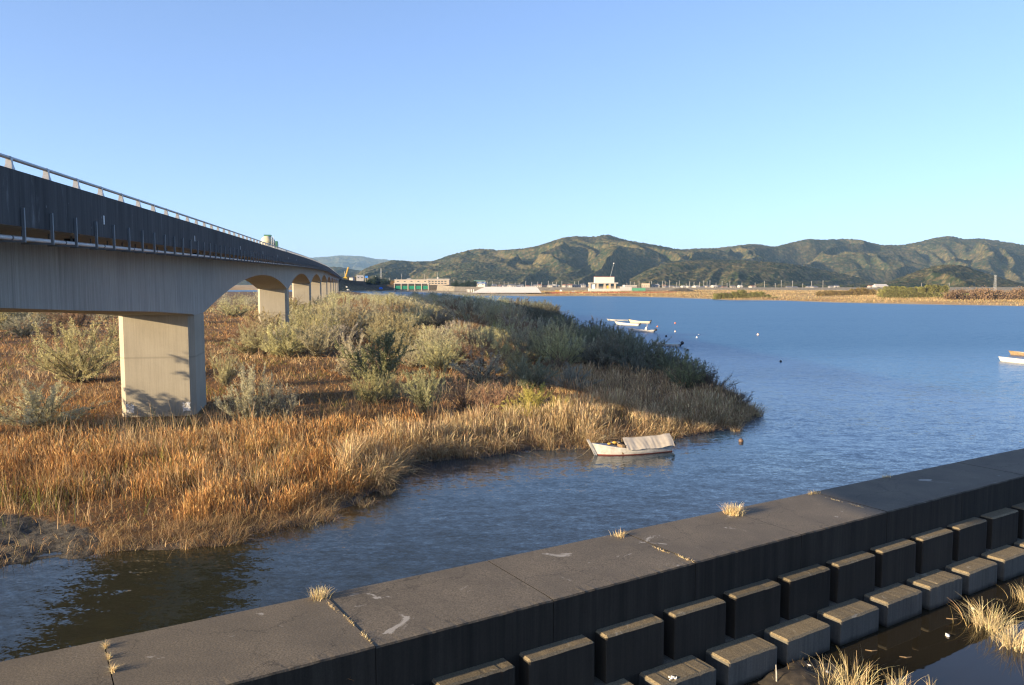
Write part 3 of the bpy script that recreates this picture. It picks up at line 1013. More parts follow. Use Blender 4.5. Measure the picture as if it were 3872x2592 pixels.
# low ground cover of crossing straw, keeps the soil from showing bare
N = 170000
x, y, r = polar(N, 31, 420)
z, sd = island_z(x, y)
px, py = proj(np.c_[x, y, z])
grav = in_poly(px, py, GRV_PX) & (r < 50)
k = (sd > 0.0) & (px > -500) & (px < 4300) & ~near_pier(x, y) & ~(grav & (rng.random(N) < 0.93))
x, y, z, r, sd = [q[k] for q in (x, y, z, r, sd)]
n = len(x)
c1 = pal(n, GPAL, [4, 2.5, 4, 1.2, 2.5, 1.0])
me = blades(np.c_[x, y, z - 0.01], rng.uniform(0.15, 0.45, n), np.maximum(0.013, 0.00034 * r), rng.uniform(0, 6.28, n), np.abs(rng.normal(1.0, 0.5, n)), c1, seg=2, name='straw')
tag(link('straw', me, M['blade']), kind='stuff')

# tall reeds along the channel
def reeds(poly_px, N, r0, r1, hmin, hmax, cols, wts, bendm, name='reeds', a0=-40, a1=41, wmul=1.0, shore_only=None, plume=1.7):
    x, y, r = polar(N, r0, r1, a0, a1)
    z, sd = island_z(x, y)
    px, py = proj(np.c_[x, y, np.maximum(z, 0)])
    cl = fbm(x * 0.45, y * 0.45, 3, 55); cl2 = fbm(x * 1.6, y * 1.6, 2, 56)
    k = in_poly(px, py, poly_px) & (sd > -0.15) & ~near_pier(x, y, 0.6) & (rng.random(N) < np.clip((cl - 0.33) * 5.0, 0.03, 1) * np.clip((cl2 - 0.3) * 4, 0.08, 1))
    if shore_only: k &= sd < shore_only
    x, y, z, r, sd, cl, px = [q[k] for q in (x, y, z, r, sd, cl, px)]
    n = len(x)
    hh = rng.uniform(hmin, hmax, n) * (0.35 + 1.15 * cl) * np.where(px > 2450, 0.75, 1.0)
    bend = np.abs(rng.normal(bendm, 0.22, n))
    edge = sd < 1.6
    bend = np.where(edge, np.abs(rng.normal(bendm + 0.5, 0.45, n)), bend)
    hh = np.where(edge, hh * rng.uniform(0.5, 0.95, n), hh)
    lean = rng.uniform(0, 6.28, n)
    blob = fbm(x * 0.5, y * 0.5, 2, 60) * 12.0
    lean = np.where(rng.random(n) < 0.25, blob + rng.normal(0, 0.6, n), lean)
    lean = np.where(edge & (rng.random(n) < 0.5), -1.1 + rng.normal(0, 0.8, n), lean)
    me = blades(np.c_[x, y, z - 0.05], hh, np.maximum(0.008, 0.00016 * r) * wmul * rng.uniform(0.7, 1.4, n), lean, bend, pal(n, cols, wts), seg=6, plume=plume, droop=0.25, name=name)
    return tag(link(name, me, M['blade']), kind='stuff')


TAN = [(0.423, 0.313, 0.175), (0.497, 0.377, 0.216), (0.331, 0.230, 0.120), (0.248, 0.156, 0.078), (0.552, 0.442, 0.267)]
reeds([(1100, 1995), (1250, 1880), (1330, 1750), (1430, 1690), (1700, 1650), (2000, 1600), (2200, 1560), (2500, 1560), (2700, 1520), (2830, 1500), (2930, 1570), (2880, 1640), (2600, 1690), (2200, 1740), (1700, 1790), (1500, 1840)],
      330000, 45, 76, 1.15, 2.25, TAN, [3, 3, 2, 1.6, 1.2], 0.26)
reeds([(2350, 1560), (2100, 1490), (2050, 1430), (2200, 1400), (2450, 1420), (2700, 1440), (2860, 1510), (2860, 1600), (2600, 1620)],
      110000, 60, 105, 0.9, 1.75, [(0.46, 0.31, 0.165), (0.36, 0.225, 0.11), (0.54, 0.38, 0.21)], [1, 1, 1], 0.25)
OR = [(0.440, 0.250, 0.097), (0.352, 0.179, 0.069), (0.510, 0.341, 0.162), (0.246, 0.117, 0.049)]
reeds([(-300, 1640), (0, 1630), (300, 1650), (700, 1660), (1000, 1580), (1400, 1560), (1600, 1600), (1500, 1760), (1350, 1880), (1000, 1960), (700, 1980), (350, 1900), (100, 1900), (-300, 1950)],
      230000, 33, 66, 0.5, 1.3, OR, [3, 2.5, 2, 1], 0.25, plume=2.2)

# matted straw hanging over the water's edge
N = 300000
x, y, r = polar(N, 30, 110)
z, sd = island_z(x, y)
px, py = proj(np.c_[x, y, np.maximum(z, 0)])
cl = fbm(x * 0.7, y * 0.7, 3, 91)
k = (sd > -0.35) & (sd < 2.4) & (px > -300) & (px < 3000) & (rng.random(N) < np.clip((cl - 0.40) * 6, 0.02, 1)) & ~(in_poly(px, py, GRV_PX) & (rng.random(N) < 0.8))
x, y, z, r, sd, cl, px = [q[k] for q in (x, y, z, r, sd, cl, px)]
n = len(x)
e = 0.6
_, sx_ = island_z(x + e, y); _, sy_ = island_z(x, y + e)
outd = np.arctan2(-(sy_ - sd), -(sx_ - sd))
c1 = pal(n, [(0.42, 0.30, 0.165), (0.34, 0.22, 0.11), (0.48, 0.36, 0.21), (0.17, 0.105, 0.055)], [3, 2.5, 1.5, 2.2])
me = blades(np.c_[x, y, np.maximum(z, 0.0) + 0.02], rng.uniform(0.35, 0.95, n) * (0.5 + cl), np.maximum(0.007, 0.00016 * r) * rng.uniform(0.7, 1.4, n), outd + rng.normal(0, 0.9, n), np.abs(rng.normal(0.95, 0.45, n)), c1, seg=5, droop=0.35, name='shore_straw')
tag(link('shore_straw', me, M['blade']), kind='stuff')

# ------------------------------------------------------------------ willow shrubs
def willow_proto(seed, rad, hgt, nst=30, ntw=13, nlf=15, lw=0.021, ll=0.135, open_=0.0, leafless=0.0, upright=0.5):
    r2 = np.random.default_rng(seed)
    root = thing('willow_shrub', (0, 0, -500 - seed), 'x', 'shrub')
    mb = MB(); LV = []; LD = []; LT = []
    for i in range(nst):
        th = 2 * math.pi * (i + r2.random()) / nst * 1.0
        q = r2.random() ** 0.55
        til = q * (1.22 if upright < 0.6 else 1.0)
        L = hgt * (0.72 + 0.33 * r2.random()) * (1.0 - 0.12 * q)
        out = math.sin(til) * rad / hgt * 1.55
        p = np.array([r2.normal(0, 0.4), r2.normal(0, 0.4), -0.05])
        pts = [p]
        dirv = np.array([math.cos(th) * out, math.sin(th) * out, math.cos(til) ** upright])
        dirv = dirv / np.linalg.norm(dirv)
        d0 = dirv.copy()
        for k in range(5):
            d0 = d0 + np.array([r2.normal(0, 0.13), r2.normal(0, 0.13), 0.05 if q < 0.6 else -0.02])
            d0 /= np.linalg.norm(d0)
            pts.append(pts[-1] + d0 * L / 5)
        mb.tube(pts, [0.05, 0.04, 0.032, 0.024, 0.015, 0.006], 4, False)
        P = np.array(pts)
        for j in range(ntw):
            t = (0.06 + 0.94 * ((j + r2.random()) / ntw) ** 0.85) * 5
            a = int(min(t, 4.999)); f_ = t - a
            b0 = P[a] * (1 - f_) + P[a + 1] * f_
            td = (P[a + 1] - P[a]); td /= np.linalg.norm(td)
            td = td * 0.95 + r2.normal(0, 0.5, 3) + np.array([0, 0, 0.25]); td /= np.linalg.norm(td)
            tl = r2.uniform(0.4, 1.0) ** 1.0 * (1.5 if r2.random() < 0.15 else 1.0) * hgt / 5
            e0 = b0 + td * tl
            if j % 2 == 0 or leafless > 0.3:
                mb.tube([b0, (b0 + e0) / 2 + r2.normal(0, 0.04, 3), e0], [0.011, 0.008, 0.003], 3, False)
            nl = int(nlf * 2.9 * (1 - leafless))
            if r2.random() < open_: nl = nl // 4
            u = (np.arange(nl) + r2.random(nl)) / max(nl, 1)
            base = b0 + td * (tl * u)[:, None] + r2.normal(0, 0.045, (nl, 3))
            ld = td * 0.7 + r2.normal(0, 0.5, (nl, 3)); ld /= np.linalg.norm(ld, axis=1)[:, None]
            LV.append(base); LD.append(ld); LT.append(np.full(nl, r2.uniform(0.8, 1.2)))
    mb.v = mb.v
    st = mb.build('stem', M['bark'], None)
    st.parent = root
    if LV:
        B = np.concatenate(LV); Dl = np.concatenate(LD); T = np.concatenate(LT)
        n = len(B)
        s_ = np.cross(Dl, r2.normal(0, 1, (n, 3))); s_ /= np.linalg.norm(s_, axis=1)[:, None]
        l_ = ll * r2.uniform(0.7, 1.3, n)[:, None]
        V = np.stack([B, B + Dl * l_ * 0.5 + s_ * lw, B + Dl * l_, B + Dl * l_ * 0.5 - s_ * lw], 1).reshape(-1, 3)
        Q = np.arange(n * 4).reshape(-1, 4)
        c = T * r2.uniform(0.75, 1.25, n)
        cc = np.repeat(np.c_[c, c * r2.uniform(0.94, 1.04, n), c * r2.uniform(0.85, 1.15, n)], 4, axis=0)
        fo = link('foliage', mesh_np('willow_foliage', V, Q, colors=cc), M['leaf'], root)
    root['bh'] = float(np.percentile(V[:, 2], 99.3)); root['br'] = float(np.percentile(np.hypot(V[:, 0], V[:, 1]), 91))
    return root


PR = [willow_proto(1, 3.2, 4.6, 34, 14, 16), willow_proto(2, 3.6, 4.2, 36, 14, 16), willow_proto(3, 2.4, 4.4, 26, 13, 16, upright=0.7), willow_proto(4, 3.0, 3.8, 30, 13, 15, open_=0.25),
      willow_proto(5, 3.8, 4.8, 38, 13, 16), willow_proto(6, 2.8, 4.0, 26, 12, 14, open_=0.4, leafless=0.1)]
BARE = [willow_proto(11, 2.6, 4.0, 26, 14, 10, leafless=0.55, lw=0.02), willow_proto(12, 2.8, 3.6, 28, 14, 10, leafless=0.4, lw=0.022)]
TREE = [willow_proto(21, 2.7, 5.4, 22, 16, 20, lw=0.036, open_=0.35, upright=0.8)]
used = set()
SILV = (0.445, 0.417, 0.255); OLIV = (0.388, 0.365, 0.174); YEL = (0.474, 0.407, 0.144); BRN = (0.360, 0.228, 0.132); DARK = (0.095, 0.114, 0.061); GRY = (0.379, 0.351, 0.240)


def shrub(proto, x, y, hgt, rad, color, label, group=None, name=None):
    z = float(island_z(np.array([x]), np.array([y]))[0][0])
    base_h, base_r = proto['bh'], proto['br']
    v = rng.uniform(0.85, 1.15)
    col = (color[0] * v, color[1] * v * rng.uniform(0.96, 1.04), color[2] * v * rng.uniform(0.85, 1.15), 1)
    s_ = (rad / base_r, rad / base_r, hgt / base_h)
    rz = rng.uniform(0, 6.28)
    if id(proto) not in used:
        used.add(id(proto))
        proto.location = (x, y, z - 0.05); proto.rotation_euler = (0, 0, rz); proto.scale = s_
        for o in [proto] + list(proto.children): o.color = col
        proto['label'] = label
        if group: proto['group'] = group
        return proto
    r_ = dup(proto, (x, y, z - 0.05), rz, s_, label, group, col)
    if not group and 'group' in r_: del r_['group']
    return r_


placed = []


def put(px, py, wpx, top, proto, color, label, group=None):
    p = at(px, py, 0.5); D = p[1]
    hgt = (py - top) / F * D * 0.98; rad = wpx / F * D / 2
    placed.append((p[0], p[1], rad))
    return shrub(proto, p[0], p[1], hgt, rad, color, label, group)


put(310, 1445, 330, 1205, PR[4], OLIV, 'largest silvery green willow shrub left of the nearest bridge pier')
put(150, 1612, 320, 1440, PR[1], SILV, 'grey green willow shrub low in front of the large one beside the nearest pier')
put(500, 1300, 180, 1190, PR[3], BRN, 'brownish willow shrub partly hidden behind the nearest bridge pier')
put(950, 1610, 200, 1375, PR[0], SILV, 'pale silvery willow shrub standing by itself beside the shaded pier face')
put(1065, 1605, 150, 1440, PR[5], SILV, 'small silvery shrub leaning away from the pale shrub beside the nearest pier')
put(850, 1470, 105, 1335, PR[2], SILV, 'slim silvery shrub in grass just beyond the nearest pier')
put(960, 1345, 170, 1225, PR[0], SILV, 'silvery willow in front of the foot of the second pier')
put(1080, 1350, 190, 1215, PR[1], SILV, 'broad silvery willow close beside the second pier on its shaded side')
put(1200, 1352, 160, 1225, PR[2], SILV, 'upright pale willow at the corner of the sunny grass clearing')
put(1440, 1465, 250, 1255, TREE[0], (0.240, 0.252, 0.143), 'open crowned dark green willow tree leaning over the sunny clearing')
put(1340, 1430, 150, 1262, PR[0], SILV, 'pale feathery willow touching the dark leaning tree')
put(1400, 1530, 150, 1395, PR[3], OLIV, 'olive green shrub at the foot of the dark leaning tree')
put(1480, 1520, 120, 1410, PR[5], OLIV, 'small olive shrub between the dark leaning tree and the bright silver shrub')
put(1610, 1560, 150, 1375, PR[2], (0.319, 0.306, 0.192), 'brightest silver shrub at the front edge of the thicket above the reeds')
put(1760, 1545, 180, 1400, BARE[0], BRN, 'reddish brown thin leaved shrub next to the brightest silver shrub')
put(1880, 1560, 150, 1425, BARE[1], BRN, 'brown twiggy shrub just below the shadow edge')
put(2010, 1575, 200, 1440, PR[1], YEL, 'yellow green sunlit shrub directly below the bridge shadow')
put(2120, 1590, 90, 1480, PR[5], YEL, 'small yellowish shrub by the reeds behind the covered boat')
put(2390, 1395, 250, 1256, PR[4], (0.178, 0.186, 0.120), 'big shade-coloured willow on the point in front of the moored skiffs')  # bridge shade is put into the darker leaf colours on the point
put(2270, 1400, 180, 1275, PR[0], (0.196, 0.186, 0.130), 'shade-coloured willow adjoining the big one on the point')
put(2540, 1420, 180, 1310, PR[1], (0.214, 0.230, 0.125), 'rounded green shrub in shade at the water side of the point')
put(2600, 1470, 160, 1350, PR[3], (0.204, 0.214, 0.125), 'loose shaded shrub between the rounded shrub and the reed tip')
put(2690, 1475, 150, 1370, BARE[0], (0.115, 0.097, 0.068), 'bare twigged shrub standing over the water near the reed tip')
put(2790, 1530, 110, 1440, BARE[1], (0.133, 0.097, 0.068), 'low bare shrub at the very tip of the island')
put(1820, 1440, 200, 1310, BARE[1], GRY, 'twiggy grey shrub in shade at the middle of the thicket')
put(2010, 1470, 190, 1350, PR[0], (0.266, 0.266, 0.183), 'shaded grey green willow beside the pale grass opening')  # leaf colours from here on also darkened for the bridge shade
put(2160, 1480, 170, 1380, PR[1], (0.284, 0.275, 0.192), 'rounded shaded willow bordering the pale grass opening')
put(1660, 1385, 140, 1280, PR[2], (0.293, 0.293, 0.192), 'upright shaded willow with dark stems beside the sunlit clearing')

shrub(TREE[0], -45.5, 52.5, 9.2, 5.2, OLIV, 'tall open willow tree shading the foot of the nearest pier')
THICK = [(880, 1330), (1050, 1225), (1110, 1165), (1200, 1128), (1300, 1114), (1500, 1116), (1700, 1134), (1950, 1166), (2110, 1206), (2160, 1250), (2280, 1292), (2450, 1340), (2570, 1395), (2640, 1450),
         (2450, 1430), (2250, 1400), (2080, 1420), (2000, 1440), (1880, 1420), (1700, 1400), (1560, 1400), (1520, 1340), (1400, 1300), (1270, 1335), (1150, 1340)]
CLEAR = [[(1540, 1300), (1560, 1245), (1740, 1235), (1800, 1270), (1760, 1300)], [(1130, 1360), (1180, 1330), (1330, 1320), (1330, 1370)], [(1260, 1345), (1310, 1290), (1420, 1260), (1440, 1290)]]
LEFT = [(-500, 1330), (-500, 1130), (0, 1120), (620, 1105), (960, 1105), (960, 1180), (930, 1215), (800, 1180), (560, 1230), (300, 1260), (0, 1300)]
BRSTRIP = None
pool_ = []
for zone, cnt_try, dmin, rlo, rhi in ((THICK, 9000, 1.22, 1.9, 3.3), (LEFT, 900, 1.9, 2.4, 4.0)):
    xs, ys, rs2 = polar(cnt_try, 80, 560, -42, 30, p=0.35)
    zz, sd = island_z(xs, ys)
    px, py = proj(np.c_[xs, ys, np.full(len(xs), 0.5)])
    ok = in_poly(px, py, zone) & (sd > 1.0) & ~near_pier(xs, ys, 2.0)
    if zone is THICK:
        for c_ in CLEAR: ok &= ~in_poly(px, py, c_)
    l_ = xs * nv[0] + ys * nv[1]
    ok &= ~((l_ > LG - 2) & (l_ < LGL + 2) & (rng.random(len(xs)) < 0.8))
    for i in np.where(ok)[0]:
        D = ys[i]
        f_ = np.clip(D / 130, 1.0, 2.4)
        rad = rng.uniform(rlo, rhi) * f_ ** 0.75
        if any((xs[i] - q[0]) ** 2 + (ys[i] - q[1]) ** 2 < (0.62 * dmin * (rad + q[2])) ** 2 for q in placed): continue
        placed.append((xs[i], ys[i], rad)); pool_.append((xs[i], ys[i], rad, px[i], py[i], zone is THICK, sd[i]))
pool_.sort(key=lambda q: q[1])
far_pool = pool_[262:]
pool_ = pool_[:262]
FV, FC = [], []
for (x, y, rad, px, py, th, sd) in far_pool:
    hgt = min(rad * rng.uniform(1.0, 1.3), 6.5)
    n_ = 900
    cl = rng.normal(0, 1, (14, 3)); cl /= np.linalg.norm(cl, axis=1)[:, None]; cl *= rng.uniform(.3, .85, (14, 1)); cl[:, 2] = np.abs(cl[:, 2])
    i_ = rng.integers(0, 14, n_)
    P = cl[i_] + rng.normal(0, .2, (n_, 3)); P[:, 2] = np.maximum(P[:, 2], 0.0)
    z0 = float(island_z(np.array([x]), np.array([y]))[0][0])
    P = P * np.array([rad, rad, hgt]) + np.array([x, y, z0])
    d1 = rng.normal(0, 1, (n_, 3)); d1 /= np.linalg.norm(d1, axis=1)[:, None]
    d2 = np.cross(d1, rng.normal(0, 1, (n_, 3))); d2 /= np.linalg.norm(d2, axis=1)[:, None]
    FV.append(np.stack([P - d1 * .26, P + d2 * .1, P + d1 * .26, P - d2 * .1], 1).reshape(-1, 3))
    c_ = np.array([SILV, OLIV, GRY][rng.integers(0, 3)]) * rng.uniform(.8, 1.15)
    if sd < 25: c_ = np.array((0.20, 0.21, 0.125))  # river-side crowns coloured darker to stand for shade
    FC.append(np.repeat(c_ * rng.uniform(.75, 1.25, (n_, 1)), 4, axis=0))
if FV:
    FV = np.concatenate(FV); tag(link('far_thicket', mesh_np('far_thicket', FV, np.arange(len(FV)).reshape(-1, 4), colors=np.concatenate(FC)), M['blade']), kind='stuff')
for (x, y, rad, px, py, th, sd) in pool_:
    hgt = min(rad * rng.uniform(1.1, 1.75), 6.5)
    if sd < 8: hgt *= 0.8
    pr = PR[rng.integers(0, len(PR))]
    if rng.random() < 0.14: pr = BARE[rng.integers(0, 2)]
    c_ = [SILV, OLIV, GRY, SILV, (0.355, 0.302, 0.164), (0.275, 0.186, 0.116), (0.418, 0.391, 0.250)][rng.integers(0, 7)]
    if sd < 14 and px > 1500: c_ = [(0.214, 0.222, 0.144), (0.186, 0.178, 0.125)][rng.integers(0, 2)]  # river-side shrubs get darker leaves, the bridge shade put into colour
    if not th: g_, lb_ = 'shrubs scattered over the field behind the bridge', 'olive willow shrub scattered on the orange field behind the bridge'
    elif y > 220: g_, lb_ = 'far shrubs of the willow thicket', 'soft willow shrub massed at the far end of the island thicket'
    elif px > 1650: g_, lb_ = 'shrubs of the thicket on the river side', 'shaded willow shrub in the thicket along the open river side'
    else: g_, lb_ = 'sunlit shrubs of the thicket beside the bridge', 'sunlit silvery willow shrub in the thicket beside the bridge piers'
    shrub(pr, x, y, hgt, rad, c_, lb_, g_)

# ------------------------------------------------------------------ boats
def paint(name, c, rough=0.4, var=0.12): return plain(name, c, rough, 0, 0.4, var, 3.0)


M['hullwhite'] = paint('white_hull_paint', (0.52, 0.50, 0.46), 0.5, 0.3); M['hullcream'] = paint('cream_hull_paint', (0.50, 0.42, 0.29)); M['hullgrey'] = paint('grey_hull_paint', (0.36, 0.36, 0.35))
M['teal'] = paint('teal_paint', (0.07, 0.32, 0.34)); M['redbottom'] = paint('red_bottom_paint', (0.20, 0.045, 0.03), 0.7); M['inside'] = paint('boat_inside', (0.42, 0.40, 0.36), 0.7, 0.3)
M['wood'] = plain('weathered_wood', (0.23, 0.16, 0.09), 0.8, var=0.4, scale=4); M['motor'] = paint('outboard_black', (0.018, 0.018, 0.022), 0.3)
M['tarp'] = plain('pale_tarpaulin', (0.44, 0.39, 0.32), 0.75, 0, 0.2, 0.18, 2.5); M['yellow'] = paint('faded_yellow', (0.50, 0.30, 0.05), 0.7); M['rope'] = plain('rope', (0.30, 0.24, 0.15), 0.9)
M['orange'] = paint('orange_float', (0.70, 0.20, 0.07)); M['pinkfloat'] = paint('pale_float', (0.75, 0.55, 0.45)); M['brownfloat'] = paint('brown_float', (0.12, 0.075, 0.05), 0.5, 0.4)


def hull(root, L, B, hs, hm, hb, mat, bottom=None, rake=0.45, tr=0.75):
    """Open boat: stern height hs, midship hm, bow hb above the water."""
    n = 18
    def st(t):
        x = -L / 2 + L * t
        b = B / 2 * (tr + (1 - tr) * math.sin(min(t / 0.45, 1) * math.pi / 2)) if t < 0.45 else B / 2 * max(0.0, 1 - ((t - 0.45) / 0.55) ** 2.3)
        z = hs + (hm - hs) * min(t / 0.4, 1) if t < 0.4 else hm + (hb - hm) * ((t - 0.4) / 0.6) ** 2.0
        return x, b, z
    def ring(t, inset=0.0, lo=-0.22):
        x, b, z = st(t)
        bt = max(b - inset, 0.012); rk = rake * max(0, (t - 0.55) / 0.45) ** 2
        kz = lo + 0.12 * max(0, (t - 0.7) / 0.3) ** 2
        out = []
        for f_, zz in ((1.0, z), (0.97, z * 0.5), (0.90, 0.06), (0.78, -0.08), (0.3, kz), (-0.3, kz), (-0.78, -0.08), (-0.90, 0.06), (-0.97, z * 0.5), (-1.0, z)):
            out.append((x + rk * (zz - 0.0) / max(hb, 0.3), bt * f_, zz))
        return out
    m = MB(); m.rings([ring(i / n) for i in range(n + 1)], cap=False, close=False)
    m.add(ring(0), [tuple(range(10))])
    # inner skin and gunwale
    def inner(t):
        x, b, z = st(t)
        bi = max(b - 0.06, 0.006); rk = rake * max(0, (t - 0.55) / 0.45) ** 2
        return [(x + rk * z / max(hb, 0.3), bi, z), (x, bi * 0.9, 0.1), (x, -bi * 0.9, 0.1), (x + rk * z / max(hb, 0.3), -bi, z)]
    body = m.build('hull', mat, root)
    mi = MB(); mi.rings([inner(0.012 + 0.975 * i / n) for i in range(n + 1)], cap=False, close=False); mi.add(inner(0.012), [(0, 1, 2, 3)])
    mi.build('inner_hull', M['inside'], root)
    g = MB()
    for sg in (1, -1):
        g.tube([(lambda r_: (r_[0][0], sg * (abs(r_[0][1]) - 0.02), r_[0][2] + 0.012))(ring(i / n)) for i in range(n + 1)], 0.035, 5)
    g.build('gunwale', mat, root)
    if bottom:
        bm = MB()
        def brg(t):
            r_ = ring(t); x, b, z = st(t); bt = max(b, 0.012) + 0.006
            rk = rake * max(0, (t - 0.55) / 0.45) ** 2
            return [(x + rk * zz / max(hb, .3), bt * f_ + (0.004 if f_ > 0 else -0.004), zz) for f_, zz in ((0.912, 0.075), (0.905, 0.045), (0.79, -0.08), (-0.79, -0.08), (-0.905, 0.045), (-0.912, 0.075))]
        bm.rings([brg(i / n) for i in range(n + 1)], cap=True, close=False)
        bm.build('bottom_paint', bottom, root)
    for t in (0.3, 0.62):
        x, b, z = st(t)
        MB().box(x - 0.11, x + 0.11, -b + 0.07, b - 0.07, z - 0.12, z - 0.08).build('thwart', M['wood'], root)
    return st


def outboard(root, x, z, tilt=0.0, s=1.0):
    def T(p):
        a, b_, c_ = p; ca, sa = math.cos(tilt), math.sin(tilt)
        return (x - 0.08 + s * (a * ca - c_ * sa), s * b_, z + s * (a * sa + c_ * ca))
    m = MB()
    rs = []
    for zz, w_, d_ in ((0.05, 0.11, 0.17), (0.12, 0.15, 0.24), (0.30, 0.155, 0.25), (0.42, 0.12, 0.19), (0.47, 0.06, 0.10)):
        rs.append([T((-0.12 + d_ * math.cos(a_), w_ * math.sin(a_), zz)) for a_ in np.linspace(0, 2 * math.pi, 11)[:-1]])
    m.rings(rs)
    mo = m.build('outboard_motor', M['motor'], root)
    m = MB(); m.rings([[T((-0.12 + dx, dy, zz)) for dx, dy in ((0.07, 0.05), (-0.09, 0.05), (-0.09, -0.05), (0.07, -0.05))] for zz in (-0.62, 0.06)])
    m.rings([[T((-0.12 + dx, dy, zz)) for dx, dy in ((0.10, 0.09), (-0.16, 0.09), (-0.16, -0.09), (0.10, -0.09))] for zz in (-0.42, -0.39)])
    m.build('motor_leg', M['motor'], root)
    m = MB(); m.tube([T((0.06, 0, 0.15)), T((0.5, 0.05, 0.2))], 0.02, 5); m.build('tiller', M['motor'], root)


def boat(px0, py0, px1, py1, B, hs, hm, hb, mat, label, bottom=None, group=None, rake=0.45, name='skiff'):
    """bow waterline at px0, stern waterline at px1"""
    a_ = at(px0, py0, 0); b_ = at(px1, py1, 0)
    mid = (a_ + b_) / 2; L = float(np.linalg.norm((a_ - b_)[:2])); rz = math.atan2(a_[1] - b_[1], a_[0] - b_[0])
    root = thing(name, (0, 0, 0), label, 'boat', group)
    st = hull(root, L, B, hs, hm, hb, mat, bottom, rake)
    return root, st, L, mid, rz


def place(root, mid, rz, roll=0.0):
    root.location = (float(mid[0]), float(mid[1]), 0.01); root.rotation_euler = (roll, 0, rz)


# the covered boat by the reeds
root, st, L, mid, rz = boat(2258, 1722, 2528, 1703, 1.55, 0.36, 0.40, 0.85, M['hullwhite'], 'old white boat with red waterline under a pale tarpaulin moored by the reeds', M['redbottom'], name='covered_boat', rake=0.5)
rt = np.random.default_rng(5)
ridge = []
nu, nv_ = 44, 9
x0, x1 = -L * 0.5 - 0.05, L * 0.16
tv = []
for i in range(nu):
    u = i / (nu - 1); x = x1 + (x0 - x1) * u
    sag = 0.03 * math.sin(u * math.pi * 5) + 0.02 * math.sin(u * 23)
    zr_ = 1.12 + 0.10 * u - 0.05 * math.sin(u * math.pi) + sag * 0.4
    row = []
    for j in range(nv_ * 2 - 1):
        v = (j - (nv_ - 1)) / (nv_ - 1)
        fold = (0.011 * math.sin(u * 41 + 2.6 * math.sin(u * 9)) + 0.009 * math.sin(u * 97 + 5 * math.sin(u * 6 + v * 2))) * min(1, abs(v) * 1.6) * (1.2 - abs(v) * 0.5)
        y_ = v * 0.84 + (0.03 if v > 0 else -0.03) * 0
        z_ = zr_ - abs(v) ** 1.15 * (0.70 + 0.03 * math.sin(u * 13)) + fold * 0.6
        row.append((x + 0.02 * math.sin(v * 6 + u * 8), y_ + fold * 0.9 * (1 if v > 0 else -1), z_))
    tv.append(row)
m = MB(); m.rings(tv, cap=False, close=False)
tp = m.build('tarpaulin', M['tarp'], root, smooth=True)
m = MB(); m.tube([(x0, 0, 1.18), (x1 + 1.1, 0, 1.08)], 0.025, 6); m.build('ridge_pole', M['wood'], root)
m = MB(); m.tube([(x1 + 0.02, 0, 1.06), (x1 + 0.02, 0, 0.1)], 0.03, 6); m.tube([(x0 + 0.1, 0, 1.12), (x0 + 0.1, 0, 0.1)], 0.03, 6); m.build('pole', M['wood'], root)
# stiff stem post rising above the bow, deck, box, cloth and board in the open bow
MB().rings([[(L / 2 + 0.1 + dx + zz * 0.55, dy, zz) for dx, dy in ((0.09, 0.05), (-0.09, 0.06), (-0.09, -0.06), (0.09, -0.05))] for zz in (0.0, 0.55, 1.12)]).build('stem_post', M['hullwhite'], root)
MB().rings([[(x, b * 0.93, z - 0.02), (x, -b * 0.93, z - 0.02), (x, -b * 0.93, z - 0.06), (x, b * 0.93, z - 0.06)] for x, b, z in [st(t_) for t_ in (0.72, 0.8, 0.88, 0.95)]]).build('fore_deck', M['inside'], root)
MB().box(L * 0.17, L * 0.21, -0.62, 0.62, 0.1, 0.72).build('bulkhead', M['wood'], root)
m = MB(); m.add([(L * 0.10, -0.80, 0.42), (L * 0.245, -0.82, 0.52), (L * 0.30, -0.28, 0.80), (L * 0.17, -0.25, 0.76), (L * 0.10, -0.77, 0.38), (L * 0.245, -0.79, 0.48), (L * 0.30, -0.25, 0.76), (L * 0.17, -0.22, 0.72)],
                 [(0, 1, 2, 3), (7, 6, 5, 4), (0, 4, 5, 1), (1, 5, 6, 2), (2, 6, 7, 3), (3, 7, 4, 0)]); m.build('white_board', M['hullwhite'], root)
m = MB(); m.ball((L * 0.27, 0.12, 0.84), 0.2, 0.17, 0.09, 9, 5); m.ball((L * 0.32, -0.18, 0.70), 0.16, 0.12, 0.08, 9, 5); m.build('yellow_bundle', M['yellow'], root)
m = MB(); m.tube([(x1 - 0.1, -0.86, 0.40), (x1 - 0.8, -0.87, 0.40), (x1 - 1.6, -0.87, 0.40), (x1 - 2.0, -0.86, 0.36)], [0.05, 0.065, 0.06, 0.04], 7); m.build('rolled_edge', M['yellow'], root)
m = MB(); m.tube([(L * 0.12, -0.80, 0.52), (L * 0.135, -0.82, 0.05)], 0.03, 5); m.build('strut', M['hullwhite'], root)
m = MB(); m.tube([(L / 2 + 0.4, 0, 0.62), (L / 2 + 1.2, 0.3, 0.16), (L / 2 + 2.0, 0.7, 0.02)], 0.014, 5); m.build('mooring_rope', M['rope'], root)
outboard(root, -L / 2 - 0.05, 0.38, 0.75, 0.8)
place(root, mid, rz, -0.03)

